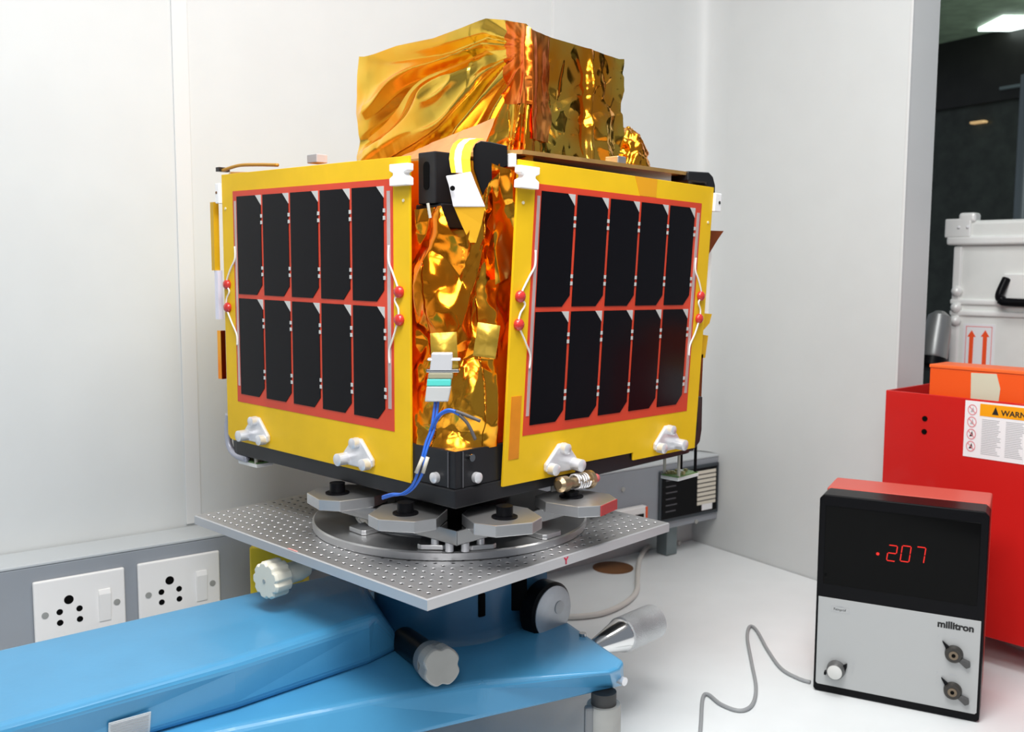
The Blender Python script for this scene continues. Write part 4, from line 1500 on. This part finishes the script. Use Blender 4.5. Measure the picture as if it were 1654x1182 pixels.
# white push knob at the lower left
u, z = mpix(1351, 1080)
kb = MB().lathe([(0.0135, 0.0012), (0.0130, 0.006), (0.0118, 0.014), (0.0110, 0.015)], (u, z, 0), (0, 0, 1), 36).build('range_knob', mat('dark_grey_knob', (0.14, 0.14, 0.14), 0.35, metal=0.4), mt_, smooth=True)
MB().lathe([(0.0104, 0.015), (0.0104, 0.0156), (0.0098, 0.016)], (u, z, 0), (0, 0, 1), 36).build('knob_cap', mat('pale_cap', (0.66, 0.66, 0.64), 0.35), kb, smooth=True)
MB().box(u - 0.0155, z - 0.0075, 0.003, u - 0.0125, z - 0.0035, 0.012).build('knob_tab', BLACKP, kb)
MB().prism([(u + 0.011, z - 0.006), (u + 0.0150, z + 0.006), (u + 0.0150, z + 0.012), (u + 0.010, z + 0.009)], 0.0012, 0.006).build('pointer', BLACKP, kb, bevel=0.0006)
for k, dy in enumerate((0.019, 0.012, 0.005, -0.002)):
    text('scale_mark', ('1', '30', '10', '3')[k], 0.0042, GINK, mt_, Matrix.Translation((u + 0.0215, z + dy, 0.0012)))
tag(mt_, 'black, silver and red digital gauge meter showing .207 in red digits', 'meter')

# ================================================================= CABLES ON THE BENCH
def cable(name, px, r, mt, label, ends=None):
    pts = [V((*zpt(x, y, r + (lift if lift else 0)).xy, r + lift + 0.0005)) for (x, y, lift) in px]
    if ends:
        pts = ends[0] + pts + ends[1]
    o = MB().tube(pts, r, 12).build(name, mt, smooth='all')
    tag(o, label, 'cable', 'white cables on the workbench' if name.startswith('white') else None)
    return o


cable('grey_cable', [(1128, 1215, 0), (1132, 1170, 0), (1135, 1128, 0.0), (1144, 1122, 0.0), (1165, 1138, 0), (1195, 1148, 0), (1215, 1138, 0), (1221, 1110, 0), (1214, 1070, 0), (1207, 1030, 0),
                     (1211, 1012, 0.0), (1222, 1018, 0), (1240, 1050, 0), (1262, 1080, 0), (1290, 1096, 0), (1309, 1102, 0)], 0.0027, CABG,
      'thin grey cable curling across the bench to the meter')
cable('white_cable', [(905, 996, 0.0), (935, 996, 0), (975, 990, 0), (1010, 974, 0), (1028, 955, 0), (1030, 930, 0), (1033, 905, 0), (1045, 885, 0), (1066, 877, 0), (1090, 876, 0), (1098, 877.5, 0)], 0.0052, CABW,
      'white cable looping on the bench behind the blue stand')
cable('white_cable', [(1585, 1006, 0), (1606, 1021, 0), (1630, 1036, 0), (1665, 1051, 0), (1720, 1066, 0), (1800, 1080, 0)], 0.0045, CABW,
      'short white cable lying in front of the red box at the right edge')

# ================================================================= RED BOX
rd = V((0.655, -0.755, 0)).normalized()
rnm = V((-0.755, -0.655, 0)).normalized()           # towards the viewer
RF = ypt(1428, 700, 1.62)
RF.z = 0
RM = frame(RF, rd, Z, rnm)
rb = empty('red_metal_box', matrix=RM)


def rpix(x, y):
    p = RM.inverted() @ ppt(x, y, RF, rnm)
    return p.x, p.y


_, rtop = rpix(1433, 630)
RBZ = 0.046
RW, RDp = 0.44, 0.26
t = 0.004
MB().box(0, RBZ, -t, RW, rtop, 0).build('front_wall', REDBOX, rb, bevel=0.001)
MB().box(0, RBZ, -RDp, t, rtop, -t).build('side_wall', REDBOX, rb)
MB().box(RW - t, RBZ, -RDp, RW, rtop, -t).build('side_wall', REDBOX, rb)
MB().box(t, RBZ, -RDp, RW - t, rtop, -RDp + t).build('rear_wall', REDBOX, rb)
MB().box(t, RBZ, -RDp + t, RW - t, RBZ + t, -t).build('floor_panel', REDBOX, rb)
MB().box(t, rtop - 0.16, -RDp + t, RW - t, rtop - 0.155, -t).build('inner_shelf', mat('dark_red_inner', (0.10, 0.01, 0.01), 0.5), rb)
for x in (0.05, RW - 0.05):
    for z in (-0.04, -RDp + 0.04):
        MB().cyl((x, 0.0005, z), (x, RBZ, z), 0.014, n=18).build('foot', BLACKP, rb, smooth=True)
for (x, y) in ((1494, 676), (1493, 697)):
    u, z = rpix(x, y)
    MB().cyl((u, z, 0), (u, z, 0.001), 0.0045, n=12).build('screw_hole', HOLE, rb)
# warning label
u0, z1 = rpix(1560, 646)
u0b, z0 = rpix(1556, 736)
lw = 0.20
lab = MB().box(u0, z0, 0.0, u0 + lw, z1, 0.0008).build('warning_label', LABELW, rb)
u1, _ = rpix(1584, 652)
_, hz0 = rpix(1590, 672)
MB().box(u1, hz0, 0.0008, u0 + lw - 0.004, z1 - 0.003, 0.0012).build('orange_header', ORLAB, lab)
u2_, z2 = rpix(1603, 668)
hh = (z1 - 0.003 - hz0)
MB().prism([(u2_, hz0 + hh * .2), (u2_ + .010, hz0 + hh * .2), (u2_ + .005, hz0 + hh * .85)], 0.0012, 0.0015).build('warning_triangle', INK, lab)
text('warning_lettering', 'WARNING', hh * 0.62, INK, lab, Matrix.Translation((u2_ + 0.0135, hz0 + hh * .2, 0.0012)), bold=0.0003)
random.seed(11)
mb = MB()
for col_, (ca, cb) in enumerate(((u1 + 0.004, u1 + 0.034), (u1 + 0.040, u1 + 0.068), (u1 + 0.074, u1 + 0.10))):
    z = hz0 - 0.006
    while z > z0 + 0.005:
        mb.box(ca, z, 0.0008, cb - random.uniform(0, 0.008), z + 0.0012, 0.0010)
        z -= 0.0027
mb.build('label_text_lines', GINK, lab)
for k in range(4):
    zc = z1 - 0.010 - k * (z1 - z0 - 0.012) / 4 - 0.004
    uc_ = (u0 + u1) / 2
    ro = 0.0085
    mb = MB()
    n = 28
    v, f = [], []
    for i in range(n):
        a = 2 * math.pi * i / n
        for r_ in (ro, ro - 0.0014):
            v.append((uc_ + r_ * math.cos(a) * .85, zc + r_ * math.sin(a), 0.0013))
    for i in range(n):
        j = (i + 1) % n
        f.append((2 * i, 2 * i + 1, 2 * j + 1, 2 * j))
    mb.add(v, f)
    mb.box(-ro * .8, -0.0006, 0.0011, ro * .8, 0.0006, 0.0014, Matrix.Translation((uc_, zc, 0)) @ Matrix.Rotation(-0.8, 4, 'Z'))
    mb.build('prohibition_ring', PINK, lab)
    MB().prism([(uc_ - 0.003, zc - 0.004), (uc_ + 0.003, zc - 0.003), (uc_ + 0.001, zc + 0.005)], 0.0008, 0.0011).build('pictogram', GINK if k < 2 else INK, lab)
tag(rb, 'open red metal box with a white and orange warning label', 'box')

# orange box standing in the red one
OF = RM.inverted() @ ypt(1500, 640, 1.66)
ob = empty('orange_plastic_box', matrix=RM)
ox0 = rpix(1501, 620)[0] + 0.012
oz0, oz1 = rtop - 0.1545, rtop + 0.0
od = -0.016
def opix(x, y):
    p = RM.inverted() @ ppt(x, y, RF + rnm * od, rnm)
    return p.x, p.y
ox0, _ = opix(1501, 620)
_, oz1 = opix(1560, 592)
OW = 0.32
OW = min(OW, RW - t - 0.006 - ox0)
MB().box(ox0, oz0, od - 0.06, ox0 + OW, oz1 - 0.006, od).build('body', ORANGE, ob, bevel=0.0015)
MB().box(ox0 - 0.001, oz1 - 0.006, od - 0.061, ox0 + OW, oz1, od + 0.0015).build('lid', mat('orange_lid', (0.90, 0.15, 0.03), 0.4), ob, bevel=0.0015)
pt_ = [opix(1569, 602), opix(1610, 604), opix(1616, 628), opix(1613, 650), opix(1568, 650)]
MB().prism(pt_, od, od + 0.001).build('cream_patch', CREAMTAPE, ob)
pt_ = [opix(1496, 590), opix(1504, 593), opix(1504, 600), opix(1497, 600)]
tag(ob, 'orange plastic box with cream tape patch standing inside the red box', 'box')
for o_ in (ob,):
    for ch in o_.children:
        pass

# ================================================================= SILVER CASE
KF = ypt(1538, 500, 2.05)
kd = V((0.70, -0.714, 0)).normalized()
kn_ = V((-0.714, -0.70, 0)).normalized()
KF.z = 0
KM = frame(KF, kd, Z, kn_)


def kpix(x, y):
    p = KM.inverted() @ ppt(x, y, KF, kn_)
    return p.x, p.y


_, kt = kpix(1540, 357)
_, kl = kpix(1540, 393)
_, kr1 = kpix(1545, 487)
_, kr2 = kpix(1545, 505)
KW, KD = 0.62, 0.34
cs = empty('storage_case', matrix=KM)
MB().box(0, 0.0015, -KD, KW, kl + 0.006, 0).build('body', CASE, cs, bevel=0.012, seg=3)
MB().box(-0.008, kl + 0.004, -KD - 0.008, KW + 0.008, kt, 0.008).build('lid', CASE, cs, bevel=0.008, seg=3)
MB().box(-0.014, kl - 0.004, -KD - 0.012, KW + 0.014, kl + 0.014, 0.014).build('rim', CASEL, cs, bevel=0.005, seg=3)
mb = MB()
mb.box(-0.004, kr1 - 0.006, -KD, KW + 0.004, kr1 + 0.006, 0.006)
mb.box(-0.004, kr2 - 0.006, -KD, KW + 0.004, kr2 + 0.006, 0.006)
mb.build('ridge', CASEL, cs, bevel=0.004, seg=3)
MB().box(-0.002, 0.02, -0.02, 0.016, kl - 0.006, 0.004).build('corner_rail', CASEL, cs, bevel=0.004, seg=3)
for z in (kr1 + 0.022, kr1 - 0.012, kr2 - 0.016):
    MB().ball((0.010, z, 0.006), 0.011, 14).build('corner_knuckle', CASEL, cs, smooth='all')
u, z = kpix(1558, 362)
MB().box(u - 0.035, kt - 0.035, 0.008, u + 0.018, kt + 0.004, 0.014).build('corner_cap', CASEL, cs, bevel=0.004, seg=3)
MB().box(u - 0.008, kt - 0.004, -0.02, u + 0.026, kt + 0.016, 0.014).build('corner_cap', CASEL, cs, bevel=0.006, seg=3)
for q in (-0.006, 0.012):
    MB().ball((u + q, kt - 0.014, 0.014), 0.0035, 10).build('rivet', LABELW, cs, smooth='all')
# handle
u0, z0 = kpix(1617, 485)
u1, z1 = kpix(1617, 442)
hd = MB().box(u0 + 0.004, z0 + 0.004, 0.0, u0 + 0.30, z1, 0.006).build('handle_recess', CASEL, cs, bevel=0.002)
MB().tube([(u0 + 0.010, z1 - 0.010, 0.006), (u0 + 0.004, z0 + 0.012, 0.022), (u0 + 0.012, z0 + 0.002, 0.028), (u0 + 0.035, z0 - 0.003, 0.030), (u0 + 0.25, z0 - 0.003, 0.030), (u0 + 0.28, z0 + 0.006, 0.026), (u0 + 0.285, z1 - 0.01, 0.006)], 0.0085, 12).build('handle_grip', BLACKP, hd, smooth='all')
# this-way-up sticker
u0, z1 = kpix(1557, 522)
u1, _ = kpix(1608, 522)
z0 = z1 - 0.12
stk = MB().box(u0, z0, 0.0, u1, z1, 0.001).build('arrow_sticker', LABELW, cs)
mb = MB()
b_ = 0.0016
i_ = 0.005
mb.box(u0 + i_, z0 + i_, .001, u0 + i_ + b_, z1 - i_, .0013)
mb.box(u1 - i_ - b_, z0 + i_, .001, u1 - i_, z1 - i_, .0013)
mb.box(u0 + i_, z1 - i_ - b_, .001, u1 - i_, z1 - i_, .0013)
mb.build('sticker_border', mat('pink_border', (0.85, 0.30, 0.30), 0.5), stk)
for (x,) in ((1570,), (1592,)):
    uc_, zt_ = kpix(x, 533)
    MB().prism([(uc_ - 0.0042, z0 + 0.01), (uc_ + 0.0042, z0 + 0.01), (uc_ + 0.0042, zt_ - 0.014), (uc_ + 0.0085, zt_ - 0.014), (uc_, zt_), (uc_ - 0.0085, zt_ - 0.014), (uc_ - 0.0042, zt_ - 0.014)], 0.001, 0.0014).build('arrow', ARROW, stk)
tag(cs, 'silver aluminium transport case with orange arrow sticker and black handle', 'case')

# small dark lamp head on a stand between wall end and case
lp = ypt(1512, 545, 1.98)
lm = empty('spot_lamp', (lp.x, lp.y, 0))
h0 = V((0, 0, lp.z))
ax = V((-0.22, -0.25, -0.95)).normalized()
MB().lathe([(0.010, -0.055), (0.022, -0.045), (0.026, -0.02), (0.028, 0.04), (0.026, 0.045)], h0, ax, 28).build('lamp_head', mat('grey_lamp_metal', (0.30, 0.31, 0.31), 0.35, metal=0.6), lm, smooth=True)
MB().lathe([(0.029, 0.045), (0.030, 0.062), (0.024, 0.066)], h0, ax, 28).build('lamp_rim', BLACKP, lm, smooth=True)
MB().cyl((0, 0, 0.0005), (0, 0, 0.006), 0.045, n=28).build('base', BLACKP, lm)
MB().tube([(0.0, 0.0, 0.005), (0.0, 0.0, lp.z - 0.08), (0.004, 0.030, lp.z - 0.02), (0.004, 0.025, lp.z + 0.03)], 0.006, 10).build('stem', BLACKP, lm, smooth='all')
tag(lm, 'small grey spot lamp in the gap beside the silver case', 'lamp')
